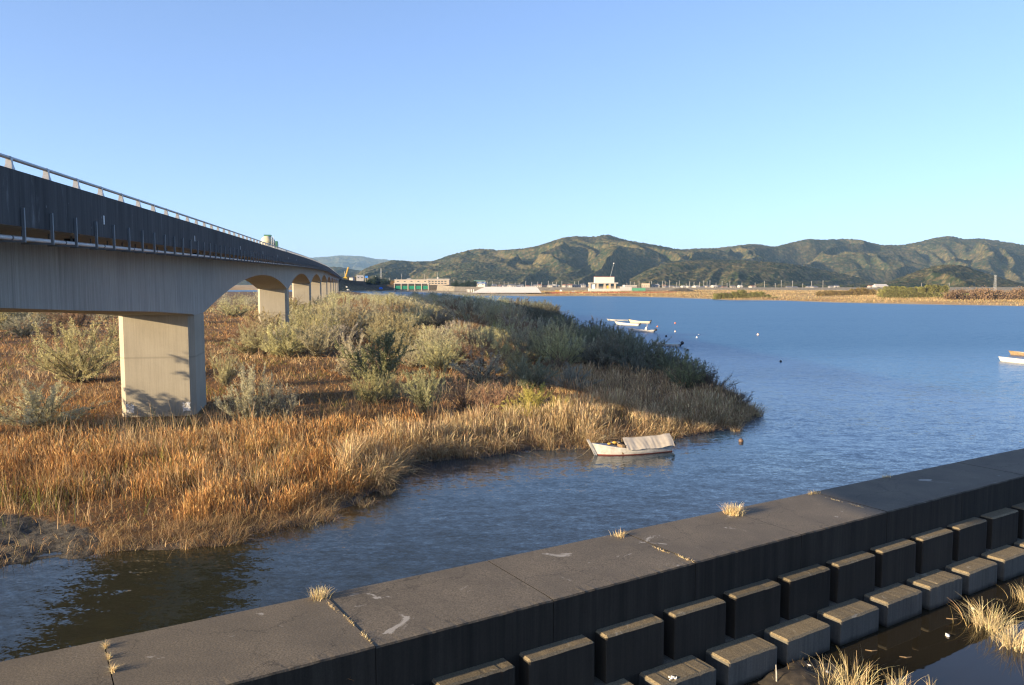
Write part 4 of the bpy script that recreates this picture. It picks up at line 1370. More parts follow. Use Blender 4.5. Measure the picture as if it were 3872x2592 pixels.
# skiffs moored off the point
root, st, L, mid, rz = boat(2300, 1213, 2376, 1214, 1.3, 0.26, 0.26, 0.5, M['hullgrey'], 'low grey skiff, farthest of the boats moored off the island point', group='skiffs moored off the point', rake=0.5)
outboard(root, -L / 2, 0.3, 0.7, 1.1); place(root, mid, rz)
root, st, L, mid, rz = boat(2384, 1221, 2458, 1223, 1.5, 0.42, 0.42, 0.95, M['hullcream'], 'cream skiff with high bow moored behind the white skiffs', group='skiffs moored off the point', rake=0.6)
outboard(root, -L / 2, 0.45, 0.1, 1.1); place(root, mid, rz)
root, st, L, mid, rz = boat(2332, 1229, 2417, 1232, 1.5, 0.42, 0.42, 0.95, M['hullwhite'], 'plain white open skiff moored in front of the cream skiff', group='skiffs moored off the point', rake=0.7)
outboard(root, -L / 2, 0.45, 0.8, 1.0); place(root, mid, rz)
root, st, L, mid, rz = boat(2378, 1254, 2474, 1257, 1.6, 0.45, 0.45, 0.9, M['hullwhite'], 'white skiff with a tall console and tilted outboard beside the dark bushes', group='skiffs moored off the point')
MB().rings([[(-0.35 - L * 0.18, .3, .1), (0.35 - L * 0.18, .3, .1), (0.35 - L * 0.18, -.3, .1), (-0.35 - L * 0.18, -.3, .1)], [(-0.3 - L * 0.18, .3, 0.85), (0.2 - L * 0.18, .3, 0.85), (0.2 - L * 0.18, -.3, .85), (-0.3 - L * 0.18, -.3, .85)], [(-0.28 - L * 0.18, .25, 1.25), (-0.05 - L * 0.18, .25, 1.25), (-0.05 - L * 0.18, -.25, 1.25), (-0.28 - L * 0.18, -.25, 1.25)]]).build('console', M['hullwhite'], root)
m = MB(); m.tube([(-L * 0.22, 0, 1.2), (-L * 0.22, 0, 1.95)], 0.05, 6); m.ball((-L * 0.22, 0, 1.98), 0.13, 0.13, 0.1, 8, 5); m.build('light_mast', M['hullwhite'], root)
outboard(root, -L / 2, 0.5, 0.75, 1.25); place(root, mid, rz)
root, st, L, mid, rz = boat(2470, 1306, 2572, 1311, 1.6, 0.42, 0.40, 0.8, M['hullwhite'], 'skiff with teal inside and black outboard half hidden by the point', group='skiffs moored off the point')
MB().box(-L * 0.45, L * 0.2, -0.62, 0.62, 0.40, 0.44).build('deck', M['teal'], root)
outboard(root, -L / 2, 0.5, 0.6, 1.35); place(root, mid, rz)
# boats at the picture's edge
root, st, L, mid, rz = boat(3783, 1366, 3968, 1384, 1.7, 0.42, 0.44, 0.62, M['hullwhite'], 'bright white open boat with square bow alone on the open water', rake=0.35)
outboard(root, -L / 2, 0.45, 0.3, 1.1); place(root, mid, rz)
root, st, L, mid, rz = boat(3822, 1342, 3990, 1352, 1.6, 0.40, 0.40, 0.62, M['wood'], 'brown wooden boat lying just behind the bright white boat', rake=0.35)
place(root, mid, rz)


def buoy(px, py, rad, mat, label, group=None):
    p = at(px, py, 0)
    root = thing('mooring_buoy', (p[0], p[1], 0), label, 'buoy', group)
    m = MB(); m.ball((p[0], p[1], rad * 0.45), rad, rad, rad, 14, 9); m.build('float', mat, root, smooth=True)
    m = MB(); m.tube([(p[0] - rad * .25, p[1], rad * 1.38), (p[0] - rad * .2, p[1], rad * 1.62), (p[0] + rad * .2, p[1], rad * 1.62), (p[0] + rad * .25, p[1], rad * 1.38)], rad * 0.07, 5); m.build('eye', M['black'], root)


buoy(2802, 1672, 0.19, M['brownfloat'], 'round brown mooring buoy floating off the reed tip near the covered boat')
buoy(2952, 1369, 0.17, M['black'], 'dark ball buoy by itself in the middle of the open water')
buoy(2866, 1268, 0.26, M['pinkfloat'], 'pale orange buoy far out on the open water')
gb = 'small floats around the moored skiffs'
buoy(2553, 1224, 0.24, M['orange'], 'orange float on the water behind the cream skiff', gb)
buoy(2486, 1237, 0.24, M['orange'], 'orange float just behind the console skiff', gb)
buoy(2553, 1256, 0.22, M['pinkfloat'], 'pale float level with the console skiff', gb)
buoy(2642, 1268, 0.19, M['white'], 'whitish float, farther of the pair out from the teal skiff', gb)
buoy(2635, 1278, 0.19, M['white'], 'whitish float, nearer of the pair out from the teal skiff', gb)
buoy(2519, 1274, 0.24, M['black'], 'black float beside the dark bushes of the point', gb)
buoy(2600, 1326, 0.20, M['brownfloat'], 'dark brown float close to the teal skiff', gb)

# ------------------------------------------------------------------ tufts on the wall, mud and litter by the pool
def tuft(p, n, h, spread, lean_d, label, cols=TAN, group=None, name='grass_tuft', flat=0.4, w=0.006, cat='grass tuft', elong=None):
    P = np.zeros((n, 3))
    P[:, :2] = rng.normal(0, spread, (n, 2)) if elong is None else rng.normal(0, 1, (n, 1)) * np.array(elong) + rng.normal(0, spread, (n, 2))
    ang = np.arctan2(P[:, 1], P[:, 0]) + rng.normal(0, 0.7, n)
    me = blades(P, h * rng.uniform(0.5, 1.1, n), np.full(n, w) * rng.uniform(0.7, 1.3, n), ang, np.abs(rng.normal(flat, 0.35, n)), pal(n, cols, np.ones(len(cols))), seg=4, droop=0.1, name=name)
    o = link(name, me, M['blade']); o.location = Vector([float(c_) for c_ in p])
    return tag(o, label, cat, group)


STRAW = [(0.62, 0.50, 0.28), (0.70, 0.58, 0.36), (0.52, 0.38, 0.18)]
tuft(at(2775, 1946, WZ), 420, 0.42, 0.13, 0, 'biggest bushy dry grass tuft on the far edge of the wall top', STRAW)
tuft(at(1207, 2262, WZ), 170, 0.32, 0.11, 0, 'dry tuft at the far edge where the joint with a straw line begins', STRAW)
tuft(at(2345, 2030, WZ), 90, 0.22, 0.10, 0, 'small dry tuft on the far wall edge near the white stains', STRAW)
tuft(at(3075, 1868, WZ), 110, 0.14, 0.08, 0, 'low straw fringe on the far wall edge beyond the biggest tuft', STRAW, elong=wu[:2] * 0.12)
tuft(at(3350, 1806, WZ), 90, 0.14, 0.08, 0, 'straw fringe on the far wall edge where the shade begins', STRAW, elong=wu[:2] * 0.12)
jd = np.array(WF(0, wfar(0), 0))[:2] - np.array(WF(0, 0, 0))[:2]; jd = jd / np.linalg.norm(jd)
for (x, y, n_, h_, lb) in [(398, 2450, 60, 0.16, 'straw tuft on the nearest wall joint, topmost of three'), (412, 2490, 45, 0.13, 'straw tuft on the nearest wall joint, middle of three'), (425, 2540, 70, 0.17, 'straw tuft on the nearest wall joint, lowest of three'),
                           (1255, 2300, 40, 0.08, 'short straw line in the joint below the joint tuft, upper part'), (1320, 2350, 45, 0.09, 'short straw line in the joint below the joint tuft, middle part'), (1385, 2415, 45, 0.10, 'short straw line in the joint below the joint tuft, end part'),
                           (2500, 2082, 60, 0.07, 'long thin straw strip lying beside the white stains on the wall'), (2583, 2112, 35, 0.10, 'tiny straw tuft next to the straw strip on the wall'),
                           (3160, 1893, 50, 0.06, 'thin straw line in the joint beyond the biggest tuft, upper part'), (3240, 1915, 50, 0.06, 'thin straw line in the joint beyond the biggest tuft, lower part')]:
    el = jd * (0.17 if 'line' in lb or 'strip' in lb else 0.06)
    tuft(at(x, y, WZ), n_ + 30, h_, 0.02, 0, lb, STRAW, 'straw growing in the wall joints', elong=el, flat=0.8, w=0.005)
tuft(at(1318, 2572, 2.75), 24, 0.16, 0.02, 0, 'small orange weed sprouting from the dark wall face', [(0.5, 0.28, 0.1)], flat=0.7)
tuft(at(3640, 1955, 2.2), 60, 0.22, 0.10, 0, 'dark green weed growing behind an upper block', [(0.06, 0.07, 0.03), (0.10, 0.10, 0.04)], flat=0.9)

for (x, y, n_, h_, sp_, lb) in [(1463, 1872, 70, 0.6, 0.12, 'thin straw tuft standing in the channel farthest from the bank'), (1378, 1912, 130, 0.55, 0.22, 'straw tuft in shallow water below the thin tuft'), (1235, 1965, 110, 0.5, 0.25, 'low straw clump trailing in water at the bank bend'),
                           (1160, 1985, 120, 0.45, 0.28, 'flattened straw clump at the water edge nearer the gravel'), (1560, 1785, 90, 0.6, 0.15, 'pale straw tuft in water beside the tangled reeds'), (2785, 1630, 110, 0.7, 0.2, 'bent reed tuft at the water below the island tip')]:
    p = at(x, y, 0.0); tuft((p[0], p[1], -0.03), n_, h_, sp_, 0, lb, TAN, 'straw tufts standing off the bank', flat=0.8, w=0.009)
mc = at(3020, 2570, 0.0)
bxs = np.linspace(-2.6, 2.6, 60); bys = np.linspace(-2.0, 2.2, 50)
BX, BY = np.meshgrid(bxs, bys)
MZ = 0.30 - 0.42 * np.hypot(BX / 1.9, BY / 1.25) ** 1.3 + (fbm(BX * 2.0 + 9, BY * 2.0 + 3, 4, 21) - 0.5) * 0.30
MX = mc[0] + BX * math.cos(RZ) - BY * math.sin(RZ); MY = mc[1] + BX * math.sin(RZ) + BY * math.cos(RZ)
ii = np.arange(49)[:, None] * 60 + np.arange(59)[None, :]
Q = np.stack([ii, ii + 1, ii + 61, ii + 60], -1).reshape(-1, 4)
_q = np.c_[MX.ravel(), MY.ravel(), MZ.ravel()]
_wc = (_q - W0) @ ww
Q = Q[(_wc[Q] > 1.46).all(1)]
tag(link('mud_bank', mesh_np('mud_bank', _q, Q, smooth=True), M['mud']), kind='structure')
PALE = [(0.60, 0.50, 0.28), (0.70, 0.60, 0.36), (0.50, 0.38, 0.20)]
def clump(px, py, n, h, sp, lb, flat=0.5, w=0.008, cols=PALE):
    p = at(px, py, 0.0); return tuft((p[0], p[1], -0.02), n, h, sp, 0, lb, cols, 'reed clumps standing in the pool', 'reed_clump', flat, w, 'reeds')
clump(3225, 2600, 150, 0.85, 0.30, 'broad pale reed clump at the bottom beside the muddy patch', 0.45)
clump(3130, 2590, 70, 0.75, 0.18, 'thin pale reeds between the muddy patch and the broad clump', 0.5)
clump(3395, 2600, 70, 0.55, 0.16, 'narrow reed clump on the blue water edge of the pool', 0.35)
clump(3735, 2370, 260, 0.85, 0.30, 'bushy straw reed clump in the pool by the reflected sky', 0.6)
clump(3830, 2440, 240, 0.85, 0.28, 'straw reed clump nearest the bushy one, bending over blue water', 0.55)
clump(3900, 2275, 160, 0.7, 0.25, 'reed clump at the upper edge of the pool', 0.6)
clump(3520, 2600, 16, 0.35, 0.08, 'few short reed stalks poking from the blue pool water', 0.3)
tag(tuft(at(3040, 2545, 0.15), 110, 0.22, 0.5, 0, None, [(0.35, 0.24, 0.10), (0.5, 0.38, 0.18)], name='dead_stalks', flat=1.3, w=0.006, cat=None), kind='stuff')
rl = np.random.default_rng(3)
for (x, y, s_, lb) in [(3058, 2518, 0.075, 'round pale shell at the top of the muddy patch'), (2968, 2545, 0.06, 'small white shell at the edge of the muddy patch by the block'), (3128, 2543, 0.07, 'bluish white shell on the muddy patch near the reeds'),
                       (3088, 2545, 0.05, 'little white shell in the middle of the muddy patch'), (3025, 2585, 0.09, 'large white shell at the bottom of the muddy patch'), (3678, 2303, 0.10, 'white scrap floating by the bushy reed clump'), (3583, 2405, 0.10, 'curled white scrap lying in the shaded pool')]:
    zz_ = 0.16 if x < 3200 else 0.02
    p = at(x, y, zz_)
    m = MB(); m.ball((0, 0, 0), s_, s_ * 0.62, s_ * 0.4, 9, 5)
    m.v = [(a_ * (1 + 0.2 * rl.normal()), b_ * (1 + 0.15 * rl.normal()), c_ + 0.25 * a_ * a_ / s_) for a_, b_, c_ in m.v]
    o = m.build('pale_shell', M['white']); o.location = (float(p[0]), float(p[1]), zz_ + 0.01); o.rotation_euler = (0.2, 0.1, rl.uniform(0, 6))
    tag(o, lb, 'shell')
for (x, y, lb) in [(3295, 2460, 'sunken stick under the shaded pool water nearer the blocks'), (3600, 2340, 'sunken stick under the pool water below the white scrap'), (3425, 2485, 'sunken slab edge showing through the shaded pool')]:
    p = at(x, y, 0.02); m = MB(); m.tube([(p[0] - .18, p[1] + .05, 0.012), (p[0], p[1] - .03, 0.02), (p[0] + .2, p[1] + .03, 0.008)], [0.012, 0.018, 0.01], 5)
    tag(m.build('stick', M['wood']), lb.replace('sunken', 'drifting').replace('under', 'on').replace('slab edge showing through', 'crooked twig on'), 'stick')
p = at(2938, 2592, 0.0); m = MB(); m.tube([(p[0], p[1], -0.3), (p[0] - 0.02, p[1] + 0.02, 0.35), (p[0] - 0.04, p[1] + 0.02, 0.62)], [0.022, 0.02, 0.015], 6)
tag(m.build('stake', M['inside']), 'thin pale stake standing in front of a lower block', 'stake')
# pale droppings crusted on a lower block
p = at(2545, 2565, 0.86); m = MB()
for _ in range(26):
    m.ball((rl.normal(0, 0.06), rl.normal(0, 0.04), 0.012), 0.02, 0.016, 0.02, 6, 4)
o = m.build('white_crust', M['white']); o.location = (float(p[0]), float(p[1]), 0.865); tag(o, 'white crust lying on top of a lower block', 'crust')

# ------------------------------------------------------------------ tank truck on the bridge
TS, TL_ = 138.0, 13.2
tp_ = BF(TS, TL_, zdk(TS))
M['truckcream'] = paint('cream_tank_paint', (0.58, 0.52, 0.34)); M['truckgreen'] = paint('green_truck_paint', (0.07, 0.20, 0.12)); M['glass'] = plain('dark_glass', (0.02, 0.03, 0.04), 0.1, 0, 0.6, 0.05)
truck = thing('mixer_truck', tp_, 'cream and green drum truck driving along the bridge deck', 'truck')


def TF(a, b, c_): return BF(TS + a, TL_ + b, zdk(TS) + 0.03 + c_)


def drum(m, pts, n=16):
    m.rings([[TF(a, r_ * math.cos(q), zc + r_ * math.sin(q)) for q in np.linspace(0, 2 * math.pi, n + 1)[:-1]] for a, r_, zc in pts])
    return m


drum(MB(), [(-3.3, 0.55, 2.3), (-3.0, 0.88, 2.25), (-2.0, 1.12, 2.2), (-0.8, 1.2, 2.15), (0.6, 1.1, 2.1), (1.4, 0.75, 2.05)]).build('drum', M['truckcream'], truck, smooth=True)
drum(MB(), [(-1.55, 1.165, 2.181), (-1.3, 1.185, 2.171)]).build('drum_band', M['truckgreen'], truck)
m = MB(); m.rings([[TF(a, b, c_) for a, b in ((-2.2, -0.55), (-0.2, -0.55), (-0.2, 0.55), (-2.2, 0.55))] for c_ in (3.28, 3.48)]); m.build('hopper', M['truckgreen'], truck)
MB().box(-3.9, 3.9, -0.45, 0.45, 0.75, 1.05, TF).build('chassis', M['black'], truck)
MB().box(-3.9, 1.9, -1.2, 1.2, 1.02, 1.14, TF).build('bed', M['truckgreen'], truck)
m = MB(); m.rings([[TF(a, b, c_) for a, b in ((2.1, -1.22), (fr, -1.22), (fr, 1.22), (2.1, 1.22))] for c_, fr in ((0.6, 4.2), (1.7, 4.2), (2.55, 3.9), (2.65, 3.7))])
cab = m.build('cab', M['truckgreen'], truck)
MB().box(4.10, 4.17, -1.0, 1.0, 1.75, 2.5, TF).build('windscreen', M['glass'], truck)
for sd_ in (-1, 1):
    for a_ in (-2.9, -1.6, 3.1):
        m = MB(); m.tube([TF(a_, sd_ * 0.85, 0.5), TF(a_, sd_ * 1.17, 0.5)], 0.5, 16); wh = m.build('wheel', M['black'], truck)
    MB().box(-4.0, -3.92, sd_ * 0.8 - 0.15, sd_ * 0.8 + 0.15, 0.85, 1.0, TF).build('tail_light', M['orange'], truck)
m = MB()
for b_ in (-1.12, -0.82):
    m.tube([TF(-3.95, b_, 1.1), TF(-3.8, b_, 3.1)], 0.025, 5)
for k in range(7): m.tube([TF(-3.93 + 0.02 * k, -1.12, 1.3 + 0.27 * k), TF(-3.93 + 0.02 * k, -0.82, 1.3 + 0.27 * k)], 0.02, 5)
m.build('ladder', M['alu'], truck)

# ------------------------------------------------------------------ far bank: levee, sluice, buildings, poles, thickets
M['stone'] = plain('levee_stone', (0.22, 0.19, 0.14), 0.9, var=0.4, scale=0.4)
M['wallbeige'] = plain('beige_wall', (0.40, 0.335, 0.255), 0.8, var=0.12, scale=0.5); M['wallwhite'] = plain('white_wall', (0.46, 0.43, 0.385), 0.8, var=0.12, scale=0.5); M['wallgrey'] = plain('grey_wall', (0.42, 0.40, 0.38), 0.8, var=0.15, scale=0.5)
M['roofgrey'] = plain('grey_tile_roof', (0.12, 0.12, 0.13), 0.6, var=0.25); M['roofblue'] = plain('blue_roof', (0.10, 0.22, 0.42), 0.5, var=0.15); M['roofgreen'] = plain('green_roof', (0.16, 0.30, 0.22), 0.5, var=0.15); M['roofbrown'] = plain('brown_roof', (0.25, 0.13, 0.08), 0.6, var=0.2)
M['window'] = plain('far_window', (0.05, 0.06, 0.07), 0.2, 0, 0.5, 0.1); M['gate'] = plain('green_gate_steel', (0.012, 0.17, 0.10), 0.5, var=0.15); M['newconc'] = plain('new_pale_concrete', (0.52, 0.49, 0.45), 0.8, var=0.08, scale=0.3)
M['redfence'] = plain('rust_fence', (0.30, 0.06, 0.03), 0.7); M['craneyellow'] = plain('crane_yellow', (0.60, 0.36, 0.04), 0.5); M['signblue'] = plain('sign_blue', (0.04, 0.18, 0.55), 0.5); M['tarpblue'] = plain('tarp_blue', (0.02, 0.12, 0.50), 0.6)
M['steel'] = plain('pale_steel', (0.34, 0.35, 0.35), 0.5, 0.2); M['pole'] = plain('concrete_pole', (0.45, 0.43, 0.40), 0.8); M['netgreen'] = plain('green_net', (0.08, 0.26, 0.16), 0.8)


def gz(x, y):
    return float(far_z(np.array([x]), np.array([y]))[0][0])


class Spot:
    """local frame at a far place: a to the right, b away, c up; k metres per photo unit"""
    def __init__(s, px, D, base_py=None, yaw=0.0):
        p = pd(px, YH, D); s.D = D; s.k = D / F
        s.x, s.y = p[0], p[1]
        s.z = gz(s.x, s.y) - 0.3 if base_py is None else H - (base_py - YH) * D / F
        s.c, s.s_ = math.cos(yaw), math.sin(yaw)

    def __call__(s, a, b, c_):
        return (s.x + a * s.c - b * s.s_, s.y + a * s.s_ + b * s.c, s.z + c_)

    def root(s, name, label, cat, group=None):
        return thing(name, (s.x, s.y, s.z), label, cat, group)


def prism(m, S, poly, b0, b1):              # outline in the a-c plane given depth
    n = len(poly)
    return m.add([S(a, b0, c_) for a, c_ in poly] + [S(a, b1, c_) for a, c_ in poly],
                 [tuple(range(n)), tuple(range(2 * n - 1, n - 1, -1))] + [(i, i + n, (i + 1) % n + n, (i + 1) % n) for i in range(n)])


# levee running behind the far field, and the road embankment at the bridge's end
m = MB(); rs2 = []
for px, D, zt in [(1655, 1020, 9.4), (1720, 960, 7.2), (1900, 935, 6.6), (2300, 930, 6.4), (2800, 930, 6.3), (3200, 950, 6.3), (3900, 1000, 6.3), (4700, 1060, 6.3)]:
    p = pd(px, YH, D); dx, dy = 0.08, -1.0
    rs2.append([(p[0], p[1] - 17, 1.5), (p[0], p[1] - 3, zt), (p[0], p[1] + 3, zt), (p[0], p[1] + 17, 1.0)])
m.rings(rs2, cap=True, close=False)
lev = m.build('embankment', M['stone']); tag(lev, 'long stone faced levee running across behind the far fields', 'embankment')
m = MB(); rs2 = []
for px, D, zt in [(1262, 1040, 16.8), (1288, 1075, 16.6), (1340, 1110, 14.8), (1400, 1140, 12.6), (1470, 1160, 10.8), (1600, 1180, 9.8), (1680, 1180, 9.2), (1760, 1200, 8.0)]:
    p = pd(px, YH, D)
    rs2.append([(p[0] - 4, p[1] - 3.2 * zt * 0.8, 0.6), (p[0], p[1] - 6, zt), (p[0], p[1] + 6, zt), (p[0], p[1] + 30, 0.6)])
m.rings(rs2, cap=True, close=False)
M['bankgrass'] = plain('bank_grass', (0.10, 0.075, 0.04), 0.95, var=0.5, scale=0.3)  # shade of the road embankment's slope put into this dark grass tone
tag(m.build('embankment', M['bankgrass']), 'shade-coloured grassy road embankment at the far end of the bridge', 'embankment')

# sluice gate
S = Spot(1556, 1075, 1101); k = S.k
rt_ = S.root('sluice_gate', 'five bay river sluice gate with green gates under a beige gallery', 'sluice gate')
W2 = 64 * k
MB().box(-W2, W2, 0, 7, 30 * k, 42.5 * k, S).build('gallery', M['wallbeige'], rt_)
MB().box(-W2 - .6, W2 + .6, -0.6, 7.6, 42.5 * k + .005, 43.6 * k, S).build('gallery_roof', M['wallgrey'], rt_)
MB().box(-W2 - 1, W2 + 1, -1.5, 8, 27.5 * k, 30 * k - .005, S).build('walkway', M['wallgrey'], rt_)
for i in range(6):
    a = -W2 + i * (2 * W2 / 5)
    MB().box(a - 0.55, a + 0.55, -2, 8, -1, 27.5 * k - .005, S).build('gate_pier', M['wallbeige'], rt_)
    if i < 5:
        MB().box(a + 0.6, a + 2 * W2 / 5 - 0.6, -1.2, -0.8, 6.5 * k, 19.5 * k, S).build('gate_leaf', M['gate'], rt_)
        ac = a + W2 / 5
        MB().box(ac - 1.3, ac + 1.3, -0.04, -0.002, 34.5 * k, 37.2 * k, S).build('window', M['window'], rt_)
S = Spot(1660, 1130, 1078); k = S.k
rt_ = S.root('control_building', 'long beige flat roofed control building beside the sluice gate', 'building')
MB().box(-44 * k, 38 * k, 0, 12, 0, 20 * k, S).build('wall', M['wallbeige'], rt_)
MB().box(-46 * k, 40 * k, -1.2, 13, 20 * k + .005, 23 * k, S).build('roof', M['wallgrey'], rt_)
for a in (-36, -24, -12, 0, 12, 24):
    MB().box((a - 4) * k, (a + 4) * k, -0.04, -0.002, 11.5 * k, 15 * k, S).build('window', M['window'], rt_)
    MB().box((a - 4) * k, (a + 4) * k, -0.04, -0.002, 4 * k, 7.5 * k, S).build('window', M['window'], rt_)
MB().box(-9 * k, -3.5 * k, 4, 8, 23 * k + .005, 29 * k, S).build('roof_turret', M['wallwhite'], rt_)
# white revetment
S = Spot(1925, 760, 1107.5); k = S.k
m = MB(); a0, a1, t0, t1, ht = -142 * k, 122 * k, -92 * k, 106 * k, 22 * k
m.add([S(a0, 0, 0), S(a1, 0, 0), S(a1, 26, 0), S(a0, 26, 0), S(t0, 10, ht), S(t1, 10, ht), S(t1, 18, ht), S(t0, 18, ht)], [(0, 1, 5, 4), (1, 2, 6, 5), (2, 3, 7, 6), (3, 0, 4, 7), (4, 5, 6, 7)])
tag(m.build('revetment', M['newconc']), 'bright white sloping concrete revetment on the far shore', 'revetment')
for i, a in enumerate((1767, 1772, 1777, 1783, 1791)):
    S2 = Spot(a, 770, 1104); m = MB(); m.tube([S2(0, 0, -0.5), S2(0, 0, 2.2)], 0.45, 8); m.tube([S2(0, 0, 2.2), S2(0, 0, 2.4)], [0.5, 0.3], 8)
    tag(m.build('bollard', M['newconc']), 'short white post in the row before the white revetment', 'post', 'white posts by the revetment')
# pier platform under construction with white screens
S = Spot(2284, 840, 1099); k = S.k
rt_ = S.root('water_gate_tower', 'white screened box on concrete columns standing on the far shore', 'structure')
MB().box(-35 * k, 39 * k, 1, 9, 29.5 * k, 51 * k, S).build('screen_box', M['newconc'], rt_)
MB().box(-35.5 * k, 39.5 * k, .8, 9.2, 51 * k + .005, 52 * k, S).build('box_rim', M['redfence'], rt_)
MB().box(-56 * k, 53 * k, -0.5, 10.5, 26 * k, 29.5 * k - .005, S).build('platform', M['wallwhite'], rt_)
for a in (-53, -24, 3, 22, 42):
    MB().box((a - 3.5) * k, (a + 3.5) * k, 0, 3, 7 * k, 26 * k - .005, S).build('column', M['wallbeige'], rt_)
MB().box(-56 * k, 60 * k, -0.8, 11, -1, 7 * k - .005, S).build('footing', M['wallwhite'], rt_)
MB().box(-48 * k, -33 * k, 1, 2, 7 * k, 23 * k, S).build('white_sheet', M['white'], rt_)
MB().box(44.5 * k, 52 * k, 5, 6, 7 * k, 25 * k, S).build('green_net', M['netgreen'], rt_)
S2 = Spot(2300, 905, 1088); m = MB(); m.tube([S2(0, 0, 0), S2(8 * S2.k, 0, 42 * S2.k), S2(20 * S2.k, 0, 90 * S2.k)], [0.22, 0.18, 0.13], 5); r_ = S2.root('crane', 'thin dark crane boom rising behind the white screened box', 'crane'); m.build('boom', M['galv'], r_)
m = MB(); m.ball(S2(20.5 * S2.k, 0, 91 * S2.k), 0.6, 0.6, 0.7, 8, 5); m.build('boom_head', M['white'], r_)
m = MB(); m.box(-1.6, 1.6, -1.5, 1.5, -2, 2.2, S2); m.build('crane_cab', M['craneyellow'], r_)
S2 = Spot(2367, 820, 1100); tag(MB().box(-22 * S2.k, 22 * S2.k, 0, 1, 0, 15.5 * S2.k, S2).build('block_wall', M['wallgrey']), 'grey block wall just beside the white screened box', 'wall')
S2 = Spot(2417, 815, 1100); tag(MB().box(-27 * S2.k, 24 * S2.k, 0, 0.6, 0, 10 * S2.k, S2).build('green_fence', M['netgreen']), 'green netted fence next to the grey block wall', 'fence')
m = MB(); a = pd(2060, YH, 770); b = pd(2560, YH, 780)
m.add([(a[0], a[1], gz(*a[:2])), (b[0], b[1], gz(*b[:2])), (b[0], b[1], gz(*b[:2]) + 1.1), (a[0], a[1], gz(*a[:2]) + 1.1), (a[0], a[1] + .1, gz(*a[:2])), (b[0], b[1] + .1, gz(*b[:2])), (b[0], b[1] + .1, gz(*b[:2]) + 1.1), (a[0], a[1] + .1, gz(*a[:2]) + 1.1)],
      [(0, 1, 2, 3), (7, 6, 5, 4), (3, 2, 6, 7)])
tag(m.build('barrier', M['redfence']), 'long low rust red barrier along the far shore works', 'barrier')
for px, pyb, wp, hp, mt, lb, nm, ct in [(2108, 1103, 15, 5, 'craneyellow', 'yellow machine parked by the red barrier', 'digger', 'machine'), (2121, 1103, 8, 7, 'white', 'white van parked by the yellow machine', 'van', 'van'), (2168, 1105, 12, 4, 'wallgrey', 'low grey heap of blocks before the red barrier', 'block_heap', 'blocks'),
                                       (1316, 1099, 9, 5, 'white', 'white car by the water at the far bridge end', 'car', 'car'), (1311, 1088, 6, 5, 'white', 'white vehicle on the slope under the embankment', 'car', 'car'), (2645, 1116, 10, 6, 'signblue', 'pale blue hut among the green bamboo at the far shore', 'hut', 'hut')]:
    S2 = Spot(px, 790 if px > 1500 else 900, pyb); k = S2.k
    r_ = S2.root(nm, lb, ct)
    m = MB(); prism(m, S2, [(-wp / 2 * k, 0.2), (wp / 2 * k, 0.2), (wp / 2 * k, hp * .55 * k), (wp * .3 * k, hp * .6 * k), (wp * .22 * k, hp * k), (-wp * .35 * k, hp * k), (-wp / 2 * k, hp * .6 * k)], -1, 1); m.build('body', M[mt], r_)
    m = MB(); prism(m, S2, [(-wp * .25 * k, hp * .62 * k), (wp * .2 * k, hp * .62 * k), (wp * .17 * k, hp * .9 * k), (-wp * .28 * k, hp * .9 * k)], -1.03, -1.004); m.build('window', M['window'], r_)
# dirt mound
S2 = Spot(2578, 835, 1103); m = MB(); k = S2.k
hx = np.linspace(-1, 1, 15)
m.rings([[S2(a_ * 52 * k * w_ + rl.normal(0, .3), b_ * 14, max(0, (1 - a_ * a_) * 13 * k * (1 - b_ * b_)) + rl.normal(0, .12)) for a_ in hx] for b_, w_ in ((-1, 1), (-.5, .96), (0, .9), (.5, .96), (1, 1))], cap=False, close=False)
tag(m.build('dirt_mound', M['bankgrass']), 'low brown dirt mound on the far shore works', 'mound')

# houses, sheds
def house(px, D, base, wpx, hpx, wall, roof, label, group=None, flat=False, dep=9.0, name='house', win=2):
    S2 = Spot(px, D, base, rng.uniform(-.25, .25)); k = S2.k
    r_ = S2.root(name, label, 'building' if name != 'house' else 'house', group)
    wa, ha = wpx / 2 * k, hpx * k
    MB().box(-wa, wa, 0, dep, -3, ha * (0.97 if flat else 0.66), S2).build('wall', M[wall], r_)
    m = MB()
    if flat: m.box(-wa - .3, wa + .3, -.3, dep + .3, ha * .97 + .004, ha, S2)
    else:
        e = .7; z0, z1 = ha * .64, ha
        m.add([S2(-wa - e, -e, z0), S2(wa + e, -e, z0), S2(wa + e, dep + e, z0), S2(-wa - e, dep + e, z0), S2(-wa * .92, dep / 2, z1), S2(wa * .92, dep / 2, z1)], [(0, 1, 5, 4), (2, 3, 4, 5), (1, 2, 5), (3, 0, 4), (3, 2, 1, 0)])
    m.build('roof', M[roof], r_)
    for i in range(win):
        a_ = -wa + (i + .5) * 2 * wa / win
        MB().box(a_ - wa / win * .45, a_ + wa / win * .45, -.04, -.002, ha * .25, ha * .48, S2).build('window', M['window'], r_)
    return r_


